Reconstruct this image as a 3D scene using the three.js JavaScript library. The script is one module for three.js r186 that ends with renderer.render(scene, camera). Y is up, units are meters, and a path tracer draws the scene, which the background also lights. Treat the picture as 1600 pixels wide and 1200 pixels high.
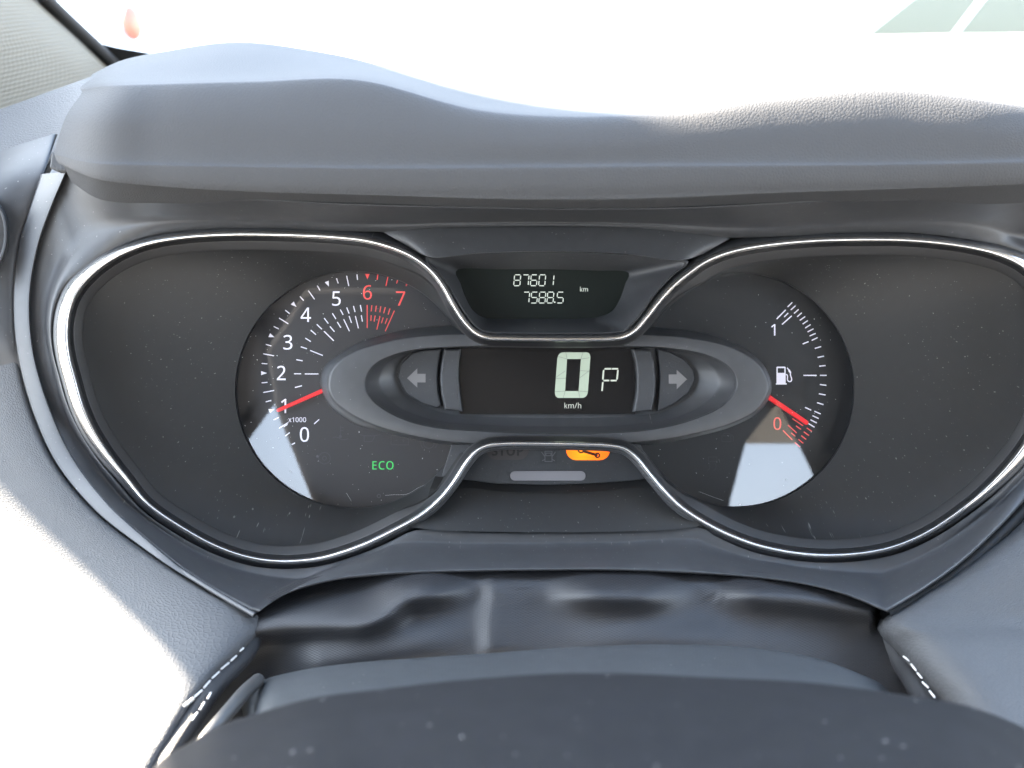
import * as THREE from 'three';
import { mergeGeometries } from 'three/addons/utils/BufferGeometryUtils.js';
import { RoundedBoxGeometry } from 'three/addons/geometries/RoundedBoxGeometry.js';

// ------------------------------------------------------------------ camera, sky, sun, exposure
const PITCH = THREE.MathUtils.degToRad(25), D = 0.28, FPX = 1209, S = D / FPX;
const ORIGIN = new THREE.Vector3(0, 1.0, 0);                       // centre of the instrument face, one metre above the road
const TILT = new THREE.Quaternion().setFromAxisAngle(new THREE.Vector3(1, 0, 0), -PITCH);
const scene = new THREE.Scene();
const camera = new THREE.PerspectiveCamera(2 * Math.atan(600 / FPX) * 180 / Math.PI, 4 / 3, 0.005, 400);
camera.position.copy(new THREE.Vector3(0, 0, D).applyQuaternion(TILT).add(ORIGIN));
camera.quaternion.copy(TILT);
camera.focus = 0.292; camera.userData.fStop = 12;

const SUN_DIR = new THREE.Vector3(-0.80, 0.51, -0.33).normalize();
{
  const w = 512, h = 256, d = new Float32Array(w * h * 4);
  for (let j = 0; j < h; j++) for (let i = 0; i < w; i++) {
    const el = (j + 0.5) / h * Math.PI - Math.PI / 2, az = (i + 0.5) / w * 2 * Math.PI - Math.PI;
    const e = Math.max(0, Math.sin(el)), k = Math.pow(1 - e, 2.2);
    const dx = Math.cos(el) * Math.cos(az), dz = Math.cos(el) * Math.sin(az), dy = Math.sin(el);
    const c = Math.max(0, dx * SUN_DIR.x + dy * SUN_DIR.y + dz * SUN_DIR.z), glow = 1.6 * Math.pow(c, 6);
    const o = (j * w + i) * 4;
    d[o] = 0.12 + 0.33 * k + 0.48 * glow; d[o + 1] = 0.18 + 0.31 * k + 0.5 * glow; d[o + 2] = 0.28 + 0.24 * k + 0.51 * glow; d[o + 3] = 1;
  }
  const t = new THREE.DataTexture(d, w, h, THREE.RGBAFormat, THREE.FloatType);
  t.mapping = THREE.EquirectangularReflectionMapping; t.magFilter = THREE.LinearFilter; t.minFilter = THREE.LinearFilter; t.needsUpdate = true;
  scene.background = t; scene.environment = t;
}
const sun = new THREE.DirectionalLight(0xfff1dc, 5);
sun.position.copy(ORIGIN).addScaledVector(SUN_DIR, 6); sun.target.position.copy(ORIGIN);
sun.castShadow = true; sun.shadow.radius = 2.2; sun.shadow.mapSize.set(4096, 4096);
Object.assign(sun.shadow.camera, { left: -6, right: 6, top: 6, bottom: -6, near: 0.1, far: 30 });
scene.add(sun, sun.target);
const renderer = new THREE.WebGLRenderer({ antialias: true });
renderer.toneMapping = THREE.LinearToneMapping; renderer.toneMappingExposure = 24;
renderer.shadowMap.enabled = true;

// ------------------------------------------------------------------ helpers
let seed = 7; const rnd = () => { seed = (seed * 1664525 + 1013904223) >>> 0; return seed / 4294967296; };
const clamp = (x, a = 0, b = 1) => Math.min(b, Math.max(a, x));
const sstep = (a, b, x) => { const t = clamp((x - a) / (b - a)); return t * t * (3 - 2 * t); };
const lerp = (a, b, t) => a + (b - a) * t;
const V3 = (x, y, z) => new THREE.Vector3(x, y, z);
// a direction read off the photograph (px, py), met at height z above the instrument face (toward the driver)
const P = (px, py, z = 0) => { const k = S * (D - z) / D; return V3((px - 800) * k, (600 - py) * k, z); };
const toWorld = v => v.clone().applyQuaternion(TILT).add(ORIGIN);
const names = new Map();
function numbered(n) { const k = names.get(n) || 0; names.set(n, k + 1); return k ? `${n}_${String(k).padStart(3, '0')}` : n; }
function thing(name, label, category, { group, kind, world } = {}) {
  const o = new THREE.Group(); o.name = numbered(name); o.userData = { label, category };
  if (group) o.userData.group = group; if (kind) o.userData.kind = kind;
  if (!world) { o.position.copy(ORIGIN); o.quaternion.copy(TILT); }
  scene.add(o); return o;
}
function mesh(name, geo, mat, parent, label) {
  const m = new THREE.Mesh(geo, mat); m.name = name; m.castShadow = m.receiveShadow = true;
  if (label) m.userData.label = label; parent.add(m); return m;
}
function grp(name, parent, label) { const g = new THREE.Group(); g.name = name; if (label) g.userData.label = label; parent.add(g); return g; }
// smooth curve through [x, y, z?] points, n samples by length
function curve(pts, n, closed = false, type = 'centripetal') {
  const c = new THREE.CatmullRomCurve3(pts.map(p => V3(p[0], p[1], (p[2] || 0) * 1000)), closed, type, 0.5);
  c.arcLengthDivisions = Math.max(400, pts.length * 20);
  const out = []; for (let i = 0; i < n; i++) { const p = c.getPointAt(closed ? i / n : i / (n - 1)); out.push([p.x, p.y, p.z / 1000]); }
  return out;
}
const UVS = 0.1;
function loft(rows, closed = false) {                             // rows of Vector3, equal length
  const n = rows[0].length, m = rows.length, pos = [], uv = [], idx = [];
  for (const r of rows) for (const p of r) { pos.push(p.x, p.y, p.z); uv.push(p.x / UVS, (p.y + p.z * 0.7) / UVS); }
  const last = closed ? n : n - 1;
  for (let j = 0; j < m - 1; j++) for (let i = 0; i < last; i++) {
    const a = j * n + i, b = j * n + (i + 1) % n, c = a + n, d = b + n; idx.push(a, b, c, b, d, c);
  }
  const g = new THREE.BufferGeometry();
  g.setAttribute('position', new THREE.Float32BufferAttribute(pos, 3)); g.setAttribute('uv', new THREE.Float32BufferAttribute(uv, 2));
  g.setIndex(idx); g.computeVertexNormals(); return g;
}
const row = (pts, z) => pts.map(p => P(p[0], p[1], z === undefined ? p[2] : z));
// rows of px curves [x, y, z], blended smoothly in between (Catmull-Rom across rows)
function patch(curves, n, sub = 6, zfun) {
  const R = curves.map(c => curve(c, n)), rows = [];
  for (let k = 0; k < R.length - 1; k++) for (let s = 0; s < sub + (k === R.length - 2 ? 1 : 0); s++) {
    const t = s / sub, r = [];
    const A = R[Math.max(0, k - 1)], B = R[k], C = R[k + 1], E = R[Math.min(R.length - 1, k + 2)];
    for (let i = 0; i < n; i++) {
      const q = [0, 1, 2].map(d => { const a = A[i][d], b = B[i][d], c = C[i][d], e = E[i][d];
        return 0.5 * (2 * b + (c - a) * t + (2 * a - 5 * b + 4 * c - e) * t * t + (3 * b - a - 3 * c + e) * t * t * t); });
      r.push(P(q[0], q[1], q[2] + (zfun ? zfun(q[0], q[1]) : 0)));
    }
    rows.push(r);
  }
  const g = loft(rows), uv = g.attributes.uv, U = [0], W = [0];          // texture runs by length along and across the sheet
  for (let i = 1; i < n; i++) { let s = 0; for (const r of rows) s += r[i].distanceTo(r[i - 1]); U.push(U[i - 1] + s / rows.length); }
  for (let j = 1; j < rows.length; j++) { let s = 0; for (let i = 0; i < n; i++) s += rows[j][i].distanceTo(rows[j - 1][i]); W.push(W[j - 1] + s / n); }
  for (let j = 0; j < rows.length; j++) for (let i = 0; i < n; i++) uv.setXY(j * n + i, U[i] / UVS, W[j] / UVS);
  return g;
}
function flatGeo(pts, z, rect) {                                   // flat sheet with the px outline at height z
  const sh = new THREE.Shape(pts.map(p => { const v = P(p[0], p[1], z); return new THREE.Vector2(v.x, v.y); }));
  const g = new THREE.ShapeGeometry(sh); g.translate(0, 0, z);
  const k = S * (D - z) / D, a = g.attributes.position, u = g.attributes.uv;
  for (let i = 0; i < a.count; i++) {
    if (rect) u.setXY(i, (a.getX(i) / k + 800 - rect[0]) / (rect[2] - rect[0]), 1 - (600 - a.getY(i) / k - rect[1]) / (rect[3] - rect[1]));
    else u.setXY(i, a.getX(i) / UVS, a.getY(i) / UVS);
  }
  return g;
}
function slabGeo(pts, z, depth, bevel = 0.0003) {                   // px outline at its front face z, going back by depth
  const sh = new THREE.Shape(pts.map(p => { const v = P(p[0], p[1], z); return new THREE.Vector2(v.x, v.y); }));
  const g = new THREE.ExtrudeGeometry(sh, { depth: depth - 2 * bevel, bevelEnabled: true, bevelThickness: bevel, bevelSize: bevel, bevelOffset: -bevel, bevelSegments: 3, curveSegments: 12 });
  g.translate(0, 0, z - depth + bevel);
  const u = g.attributes.uv; for (let i = 0; i < u.count; i++) u.setXY(i, u.getX(i) / UVS, u.getY(i) / UVS);
  return g;
}
const circlePts = (cx, cy, r, n = 96, ry = r) => Array.from({ length: n }, (_, i) => { const a = i / n * 2 * Math.PI; return [cx + r * Math.cos(a), cy - ry * Math.sin(a)]; });
const pill = (x0, y0, x1, y1) => { const r = (y1 - y0) / 2, o = []; for (let i = 0; i <= 12; i++) { const a = Math.PI / 2 + i / 12 * Math.PI; o.push([x0 + r + r * Math.cos(a), y0 + r - r * Math.sin(a)]); } for (let i = 0; i <= 12; i++) { const a = -Math.PI / 2 + i / 12 * Math.PI; o.push([x1 - r + r * Math.cos(a), y0 + r - r * Math.sin(a)]); } return o; };

// ------------------------------------------------------------------ textures
function dataTex(n, f, { srgb = false, ch = 1 } = {}) {
  const d = new Uint8Array(n * n * 4);
  for (let j = 0; j < n; j++) for (let i = 0; i < n; i++) { const v = f(i, j), o = (j * n + i) * 4; for (let c = 0; c < 3; c++) d[o + c] = clamp(Math.round(255 * (ch === 3 ? v[c] : v)), 0, 255); d[o + 3] = 255; }
  const t = new THREE.DataTexture(d, n, n); t.wrapS = t.wrapT = THREE.RepeatWrapping; t.magFilter = THREE.LinearFilter; t.minFilter = THREE.LinearMipmapLinearFilter; t.generateMipmaps = true;
  if (srgb) t.colorSpace = THREE.SRGBColorSpace; t.needsUpdate = true; return t;
}
function noiseGrid(n, cells) { const g = Array.from({ length: cells * cells }, rnd); return (x, y) => { const u = x / n * cells, v = y / n * cells, i = Math.floor(u), j = Math.floor(v), a = u - i, b = v - j, s = a * a * (3 - 2 * a), t = b * b * (3 - 2 * b); const q = (p, r) => g[((r % cells + cells) % cells) * cells + (p % cells + cells) % cells]; return lerp(lerp(q(i, j), q(i + 1, j), s), lerp(q(i, j + 1), q(i + 1, j + 1), s), t); }; }
function leatherField(n, cells) {
  const px = [], py = []; for (let k = 0; k < cells * cells; k++) { px.push(rnd()); py.push(rnd()); }
  const wob = noiseGrid(n, 24), wob2 = noiseGrid(n, 24), coarse = noiseGrid(n, 14);
  return (i, j) => {
    const u = i / n * cells + 0.9 * wob(i, j), v = (j / n * cells + 0.9 * wob2(i, j));
    const ci = Math.floor(u), cj = Math.floor(v); let f1 = 9, f2 = 9;
    for (let b = -1; b <= 1; b++) for (let a = -1; a <= 1; a++) { const p = (ci + a + cells * 4) % cells, q = (cj + b + cells * 4) % cells, x = ci + a + px[q * cells + p] - u, y = cj + b + py[q * cells + p] - v, d = Math.sqrt(x * x + y * y); if (d < f1) { f2 = f1; f1 = d; } else if (d < f2) f2 = d; }
    return clamp(0.15 + 0.75 * sstep(0, 0.45, f2 - f1) + 0.25 * (coarse(i, j) - 0.5));
  };
}
const leatherTex = dataTex(1024, leatherField(1024, 72));
const fineGrain = (() => { const a = noiseGrid(512, 256), b = noiseGrid(512, 110); return dataTex(512, (i, j) => 0.6 * a(i, j) + 0.4 * b(i, j)); })();
const weaveTex = dataTex(512, (i, j) => { const k = 2 * Math.PI / 512, a = Math.sin(i * k * 64), b = Math.sin(j * k * 64 + (Math.floor(i * 64 / 512) % 2 ? Math.PI : 0)); return clamp(0.5 + 0.28 * a * b + 0.22 * b); });
const ribTex = dataTex(512, (i, j) => { const k = 2 * Math.PI / 512; return 0.5 + 0.35 * Math.sin(j * k * 64) + 0.15 * Math.sin(i * k * 128); });
// plastic colour with pale dust specks lying on it, tone in linear values
function dusty(r, g, b, specks, n = 1024, maxr = 1.6) {
  const L = new Float32Array(n * n), cl = noiseGrid(n, 6);
  for (let k = 0; k < specks; k++) { const x = rnd() * n, y = rnd() * n; if (cl(x, y) + 0.35 * rnd() < 0.5) continue; const ra = 0.5 + maxr * Math.pow(rnd(), 3), st = 1 + 1.5 * rnd() * rnd(), an = rnd() * 3.14, w = 0.25 + 0.75 * rnd(); const m = Math.ceil(ra * st) + 1;
    for (let b2 = -m; b2 <= m; b2++) for (let a2 = -m; a2 <= m; a2++) { const X = (a2 * Math.cos(an) + b2 * Math.sin(an)) / st, Y = -a2 * Math.sin(an) + b2 * Math.cos(an), d = Math.sqrt(X * X + Y * Y), q = ((Math.floor(y) + b2 + n) % n) * n + (Math.floor(x) + a2 + n) % n; L[q] = Math.max(L[q], w * clamp(ra + 0.5 - d)); } }
  const mo = noiseGrid(n, 40), enc = v => v <= 0.0031308 ? 12.92 * v : 1.055 * Math.pow(v, 1 / 2.4) - 0.055;
  const t = dataTex(n, (i, j) => { const s = L[j * n + i] * 0.22, m = 0.92 + 0.16 * mo(i, j); return [enc(lerp(r * m, 0.6, s)), enc(lerp(g * m, 0.58, s)), enc(lerp(b * m, 0.55, s))]; }, { srgb: true, ch: 3 });
  return t;
}
const withRepeat = (t, r) => { const c = t.clone(); c.repeat.set(r, r); c.needsUpdate = true; return c; };
const rgb = (r, g, b) => new THREE.Color().setRGB(r, g, b);
const std = o => new THREE.MeshStandardMaterial({ side: THREE.DoubleSide, ...o });
const phys = o => new THREE.MeshPhysicalMaterial({ side: THREE.DoubleSide, ...o });

const dustPlastic = dusty(0.042, 0.043, 0.046, 900), dustDark = dusty(0.0105, 0.0103, 0.0103, 1000);
const M = {
  surround: std({ map: dustPlastic, roughness: 0.5, bumpMap: fineGrain, bumpScale: 0.00002 }),
  cowl: std({ map: dustDark, roughness: 0.6, bumpMap: withRepeat(fineGrain, 3), bumpScale: 0.00001 }),
  lip: std({ color: rgb(0.03, 0.029, 0.029), roughness: 0.55 }),
  gloss: phys({ color: rgb(0.012, 0.012, 0.013), roughness: 0.42 }),
  chrome: std({ color: rgb(0.78, 0.76, 0.74), metalness: 1, roughness: 0.24 }),
  pod: std({ map: dusty(0.044, 0.0445, 0.047, 350), roughness: 0.45, bumpMap: withRepeat(fineGrain, 4), bumpScale: 0.00002 }),
  lampPlate: std({ map: dusty(0.030, 0.031, 0.034, 600), roughness: 0.5 }),
  arrowPad: std({ map: dusty(0.030, 0.031, 0.034, 1500, 1024, 0.9), roughness: 0.42, bumpMap: withRepeat(fineGrain, 5), bumpScale: 0.00008 }),
  arrow: std({ color: rgb(0.16, 0.155, 0.155), roughness: 0.5 }),
  backing: std({ color: rgb(0.012, 0.012, 0.013), roughness: 0.6 }),
  needle: std({ color: rgb(0.6, 0.005, 0.008), roughness: 0.35, emissive: rgb(1, 0.005, 0.01), emissiveIntensity: 0.016 }),
  lens: phys({ color: 0xffffff, transmission: 1, thickness: 0, roughness: 0, ior: 1.8 }),
  leather: phys({ color: rgb(0.070, 0.071, 0.074), roughness: 0.6, specularIntensity: 0.5, bumpMap: withRepeat(leatherTex, 1), bumpScale: 0.00011 }),
  hood: phys({ color: rgb(0.070, 0.071, 0.074), roughness: 0.75, specularIntensity: 0.3, bumpMap: withRepeat(leatherTex, 1.2), bumpScale: 0.00008 }),
  band: std({ map: dustPlastic, roughness: 0.45 }),
  boot: std({ color: rgb(0.02, 0.02, 0.022), roughness: 0.48, bumpMap: withRepeat(weaveTex, 1.7), bumpScale: 0.00012 }),
  shroud: std({ map: dusty(0.042, 0.045, 0.048, 260, 1024, 2.2), roughness: 0.5, bumpMap: withRepeat(weaveTex, 1.6), bumpScale: 0.00006 }),
  hub: phys({ map: dusty(0.0125, 0.0125, 0.0135, 220, 1024, 3.2), roughness: 0.7, specularIntensity: 0.2 }),
  stalk: std({ color: rgb(0.06, 0.058, 0.056), roughness: 0.4 }),
  thread: std({ color: rgb(0.72, 0.7, 0.68), roughness: 0.8 }),
  pillar: std({ color: rgb(0.2, 0.185, 0.15), roughness: 0.9, bumpMap: withRepeat(ribTex, 0.5), bumpScale: 0.0008 }),
  rubber: std({ color: rgb(0.02, 0.019, 0.018), roughness: 0.7 }),
  glass: phys({ color: 0xffffff, transmission: 1, thickness: 0, roughness: 0.0, ior: 1.5 }),
};

// printed / lit faces
function printPair(rect, k, draw) {
  const mk = mode => { const c = document.createElement('canvas'); c.width = Math.round((rect[2] - rect[0]) * k); c.height = Math.round((rect[3] - rect[1]) * k);
    const x = c.getContext('2d'); x.scale(k, k); x.translate(-rect[0], -rect[1]); draw(x, mode); const t = new THREE.CanvasTexture(c); t.colorSpace = THREE.SRGBColorSpace; t.anisotropy = 8; return t; };
  return { map: mk('colour'), emissiveMap: mk('light') };
}
const segs = (x, list, ox, oy, k, w) => { x.lineWidth = w; x.lineCap = 'butt'; for (const [a, b, c, d] of list) { x.beginPath(); x.moveTo(ox + a / k, oy + b / k); x.lineTo(ox + c / k, oy + d / k); x.stroke(); } };

// ------------------------------------------------------------------ outline of the two-lobed bezel
const GP = [[525, 370], [430, 366], [350, 366], [280, 371], [224, 382], [175, 403], [140, 429], [117, 457], [105, 487], [101, 522], [105, 557], [114, 592], [126, 634], [143, 672], [168, 711], [196, 746], [230, 787], [284, 825], [337, 854], [390, 872], [441, 878], [500, 873], [560, 855], [610, 832], [660, 804], [688, 780], [710, 753], [729, 723], [745, 705], [762, 697], [790, 694], [850, 694], [910, 695], [952, 697], [976, 702], [994, 716], [1015, 742], [1039, 770], [1066, 795], [1119, 827], [1175, 850], [1220, 861], [1265, 867], [1310, 868], [1355, 864], [1400, 854], [1450, 832], [1500, 799], [1550, 757], [1600, 700], [1632, 640], [1648, 580], [1652, 530], [1646, 480], [1630, 445], [1600, 415], [1565, 398], [1512, 385], [1425, 375], [1320, 374], [1250, 377], [1180, 385], [1138, 394], [1103, 408], [1075, 427], [1050, 448], [1030, 470], [1008, 498], [992, 516], [974, 526], [950, 529], [890, 530], [800, 529], [761, 527], [742, 519], [726, 503], [709, 477], [694, 449], [676, 425], [650, 404], [620, 389], [575, 376]];
const NG = 420, G = curve(GP, NG, true);
const GN = G.map((_, i) => { const a = G[(i + NG - 1) % NG], b = G[(i + 1) % NG], dx = b[0] - a[0], dy = b[1] - a[1], l = Math.hypot(dx, dy); return [-dy / l, dx / l]; });
{ // make the normals point outward (at the far left point that is -x)
  let k = 0; G.forEach((p, i) => { if (p[0] < G[k][0]) k = i; }); if (GN[k][0] > 0) GN.forEach(n => { n[0] *= -1; n[1] *= -1; });
}
const side = p => Math.max(1 - sstep(105, 240, p[0]), sstep(1500, 1640, p[0]));
const lobe = p => sstep(150, 235, Math.abs(p[0] - 857));
const aO = p => 5.5 + 9 * side(p), aI = p => 5 + 3 * side(p);
const off = (i, d) => [G[i][0] + GN[i][0] * d, G[i][1] + GN[i][1] * d];
const ring = (f, z) => G.map((p, i) => { const q = off(i, f(p)); return P(q[0], q[1], typeof z === 'function' ? z(p) : z); });

// ================================================================== large structure
const ground = mesh('ground', new THREE.PlaneGeometry(240, 240).rotateX(-Math.PI / 2), std({ color: rgb(0.22, 0.21, 0.195), roughness: 0.95 }), scene);
ground.userData = { kind: 'structure', label: 'pale sunlit paved ground outside the windscreen', category: 'ground' };

// ------------------------------------------------------------------ dashboard pads
const dash = thing('dashboard', 'grey grained dashboard pad wrapped around the instrument surround', 'dashboard');
{
  // left pad: from the seam beside the surround outward to the door, coming toward the driver at the bottom
  const seam = [[152, 116, -0.08], [112, 200, -0.03], [66, 270, -0.012], [28, 380, -0.009], [20, 450, -0.009], [27, 560, -0.008], [50, 650, -0.005], [85, 730, 0.001], [150, 805, 0.009], [215, 856, 0.017], [268, 892, 0.024], [326, 928, 0.031], [393, 966, 0.039], [372, 1005, 0.046], [330, 1050, 0.054], [292, 1098, 0.062], [262, 1150, 0.070], [235, 1210, 0.076], [215, 1300, 0.092]];
  const dense = curve(seam, 90), shift = (dx, dz) => { let c = dense.map(p => p.slice()); for (let n = 0; n < -dx * 1.6; n++) c = c.map((p, i) => i === 0 || i === 89 ? p : p.map((v, d) => (c[i - 1][d] + 2 * v + c[i + 1][d]) / 4));
    return c.map(([x, y, z]) => [x + dx, y - sstep(380, 120, y) * dx * 0.36, z + dz]); };
  const tuck = seam.map(([x, y, z], i) => i < 12 ? [x + 14, y - 4, z - 0.010] : [x + 26, y + 6, z - 0.016]);
  const soft = seam.map(([x, y, z], i) => i < 12 ? [x + 3, y, z - 0.001] : [x + 10, y + 2, z - 0.004]);
  mesh('pad', patch([tuck, soft, shift(-22, 0.0), shift(-90, -0.004), shift(-220, -0.016), shift(-420, -0.042), shift(-700, -0.09)], 90, 6), M.leather, dash, 'grained pad beside the chrome trimmed lobe, sunlit at its foot');
  // right pad
  const seamR = [[1760, 300, -0.012], [1790, 450, -0.009], [1775, 560, -0.008], [1740, 660, -0.005], [1680, 745, 0.0], [1610, 822, 0.009], [1560, 862, 0.016], [1500, 905, 0.024], [1440, 940, 0.031], [1392, 972, 0.039], [1420, 1004, 0.046], [1458, 1048, 0.054], [1492, 1090, 0.061], [1520, 1140, 0.069], [1545, 1210, 0.076], [1560, 1300, 0.092]];
  const tuckR = seamR.map(([x, y, z], i) => i < 9 ? [x - 16, y - 8, z - 0.012] : [x - 34, y + 8, z - 0.022]);
  const softR = seamR.map(([x, y, z], i) => i < 9 ? [x - 3, y - 1, z - 0.002] : [x - 12, y + 4, z - 0.006]);
  const shR = (dx, dz) => seamR.map(([x, y, z], i) => [x + dx + (i > 9 ? 22 : 0), y, z + dz]);
  mesh('pad', patch([tuckR, softR, shR(20, 0.002), shR(90, 0.001), shR(220, -0.006), shR(420, -0.03), shR(650, -0.08)], 90, 6), M.leather, dash, 'grained pad beside the fuel gauge lobe, in shade');
  // dash top reaching to the windscreen
  const top = []; for (let j = 0; j <= 12; j++) { const r = []; for (let i = 0; i <= 40; i++) { const x = lerp(-0.62, 1.0, i / 40), t = j / 12; r.push(V3(x, lerp(0.062, 0.012, t) - 0.03 * Math.pow(Math.abs(x) / 0.9, 2), lerp(-0.05, -0.60, t)).applyQuaternion(TILT.clone().invert())); } top.push(r); }
  const bodyG = new THREE.BoxGeometry(1.5, 0.62, 0.42).translate(0.2, -0.36, -0.36).applyQuaternion(TILT.clone().invert());
  mesh('lower_body', bodyG, M.rubber, dash, 'dark body of the dashboard below its top');
  mesh('top_pad', loft(top), M.leather, dash, 'sunlit top of the dashboard behind the hood');
}
{ // smooth end panel left of the surround, with the round vent at its edge
  const ep = grp('side_panel', dash, 'smooth grey plastic panel left of the surround');
  const r0 = [[90, 210, -0.020], [68, 272, -0.0075], [32, 380, -0.0065], [24, 450, -0.0068], [27, 540, -0.007], [42, 610, -0.010]];
  const r1 = [[76, 212, -0.018], [48, 278, -0.006], [12, 380, -0.0045], [2, 450, -0.0045], [3, 540, -0.005], [2, 610, -0.011]];
  const r2 = [[0, 236, -0.017], [-40, 300, -0.004], [-60, 380, -0.002], [-70, 450, -0.002], [-80, 540, -0.004], [-90, 600, -0.013]];
  const r3 = [[-160, 290, -0.02], [-170, 330, -0.014], [-190, 380, -0.01], [-200, 450, -0.01], [-210, 540, -0.012], [-215, 590, -0.02]];
  mesh('plate', patch([r0, r1, r2, r3], 40, 5), M.band, ep);
  const vent = curve([[-60, 300], [-20, 305], [4, 328], [12, 362], [6, 400], [-14, 428], [-60, 436], [-100, 400], [-105, 340]], 48, true);
  mesh('vent_ring', loft([row(vent.map(p => [lerp(-45, p[0], 1.04), lerp(366, p[1], 1.04)]), -0.004), row(vent, 0.0005), row(vent.map(p => [lerp(-45, p[0], 0.93), lerp(366, p[1], 0.93)]), 0.001), row(vent.map(p => [lerp(-45, p[0], 0.85), lerp(366, p[1], 0.85)]), -0.01)], true), M.surround, ep);
}

// ------------------------------------------------------------------ surround panel
const surround = thing('cluster_surround', 'smooth dark plastic surround framing the twin lobed instrument opening', 'trim panel');
{
  const n = 240;
  // inner edge: just outside the bezel, straight across above and below the bridge
  const H = curve([[525, 361], [430, 357], [350, 357], [276, 362], [218, 373], [166, 395], [128, 423], [100, 453], [86, 487], [82, 522], [86, 558], [97, 595], [110, 638], [129, 678], [155, 718], [185, 754], [221, 796], [278, 836], [333, 865], [388, 883], [441, 889], [503, 884], [565, 865], [610, 846], [648, 829], [740, 832], [855, 833], [980, 831], [1096, 824], [1115, 836], [1172, 861], [1220, 872], [1265, 878], [1310, 879], [1357, 875], [1404, 865], [1457, 842], [1510, 808], [1563, 764], [1616, 706], [1650, 643], [1668, 580], [1672, 528], [1664, 470], [1645, 432], [1608, 402], [1567, 386], [1512, 374], [1425, 364], [1320, 364], [1230, 369], [1140, 371], [1000, 360], [850, 356], [700, 358], [600, 362]], n, true);
  const B = curve([[525, 318, 0.028], [420, 312, 0.028], [330, 306, 0.026], [240, 296, 0.022], [160, 284, 0.012], [102, 270, 0.0], [78, 322, -0.003], [60, 375, -0.005], [48, 430, -0.006], [44, 475, -0.006], [46, 520, -0.006], [53, 565, -0.006], [63, 605, -0.006], [76, 642, -0.006], [92, 680, -0.004], [112, 716, -0.002], [165, 785, 0.006], [232, 845, 0.014], [290, 892, 0.022], [340, 924, 0.029], [392, 953, 0.0352], [400, 958, 0.036], [407, 953, 0.036], [450, 926, 0.034], [520, 906, 0.030], [600, 897, 0.027], [690, 893, 0.024], [770, 891, 0.024], [860, 890, 0.024], [960, 890, 0.024], [1070, 894, 0.024], [1150, 899, 0.024], [1210, 905, 0.027], [1270, 915, 0.030], [1325, 930, 0.034], [1374, 951, 0.036], [1382, 956, 0.036], [1390, 951, 0.0352], [1440, 921, 0.028], [1500, 878, 0.019], [1560, 822, 0.009], [1610, 768, -0.002], [1660, 705, -0.005], [1700, 640, -0.006], [1722, 580, -0.006], [1728, 520, -0.006], [1722, 460, -0.005], [1705, 400, -0.002], [1680, 350, 0.004], [1640, 305, 0.015], [1590, 292, 0.024], [1500, 300, 0.028], [1400, 306, 0.028], [1300, 312, 0.028], [1200, 318, 0.028], [1080, 324, 0.028], [960, 326, 0.028], [850, 326, 0.028], [740, 324, 0.028], [620, 321, 0.028]], n, true);
  // match the two loops by angle about the middle of each lobe: take the nearest start and go on by shared fraction of a common set of stations
  const ang = p => { const cx = clamp(p[0], 430, 1290); return [cx, Math.atan2(620 - p[1], p[0] - cx)]; };
  const rows = [], prof = [[0, -0.0025, 0], [0.05, -0.0012, 0], [0.16, -0.0014, 0.02], [0.24, -0.0035, 0.05], [0.30, -0.0055, 0.08], [0.42, -0.0055, 0.2], [0.6, -0.0035, 0.45], [0.8, -0.0012, 0.78], [0.94, -0.0002, 0.97], [1, 0, 1]];
  for (const [t, dz, bz] of prof) rows.push(H.map((h, i) => { const b = B[i], topness = sstep(340, 310, b[1]); const q = lerp(bz, t, topness); return P(lerp(h[0], b[0], t), lerp(h[1], b[1], t), lerp(0, b[2], q) + dz * (1 - 0.5 * topness) * (1 - 0.8 * sstep(700, 860, h[1]))); }));
  rows.push(B.map(b => P(lerp(857, b[0], 1.004), lerp(610, b[1], 1.006), b[2] - 0.0012)));
  rows.push(B.map(b => P(lerp(857, b[0], 1.0), lerp(610, b[1], 1.0), b[2] - 0.010)));
  mesh('panel', loft(rows, true), M.surround, surround);
  // closed housing behind it
  mesh('housing', loft([B.map(b => P(b[0], b[1], b[2] - 0.009)), B.map(b => P(lerp(857, b[0], 0.99), lerp(610, b[1], 0.99), -0.03)), B.map(b => P(lerp(857, b[0], 0.97), lerp(610, b[1], 0.97), -0.046)), B.map(b => P(lerp(857, b[0], 0.3), lerp(610, b[1], 0.1), -0.048)), B.map(b => P(lerp(857, b[0], 0.01), 610, -0.048))], true), M.rubber, surround);
  // pale raised band along the left side
  const bi = [[104, 268, 0.0012], [81, 322, -0.002], [62, 375, -0.004], [50, 430, -0.005], [46, 475, -0.005], [48, 520, -0.005], [55, 565, -0.005], [79, 642, -0.004], [114, 716, -0.001], [168, 787, 0.007], [234, 847, 0.015], [290, 892, 0.023], [345, 926, 0.030], [399, 959, 0.037]];
  const bo = [[64, 272, -0.005], [44, 330, -0.0055], [29, 380, -0.006], [22, 430, -0.0065], [20, 475, -0.0065], [22, 520, -0.0065], [29, 565, -0.0065], [51, 645, -0.005], [88, 726, -0.001], [150, 800, 0.007], [218, 853, 0.015], [272, 890, 0.023], [332, 926, 0.030], [395, 964, 0.037]];
  const mix = (t, dz) => bi.map((a, i) => [lerp(a[0], bo[i][0], t), lerp(a[1], bo[i][1], t), lerp(a[2], bo[i][2], t) + dz]);
  mesh('edge_band', patch([mix(-0.02, -0.004), mix(0, 0.0008), mix(0.12, 0.0018), mix(0.8, 0.0016), mix(0.95, 0.0008), mix(1.05, -0.006)], 80, 4), M.band, surround, 'pale blue grey band along the outer edge');
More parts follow.
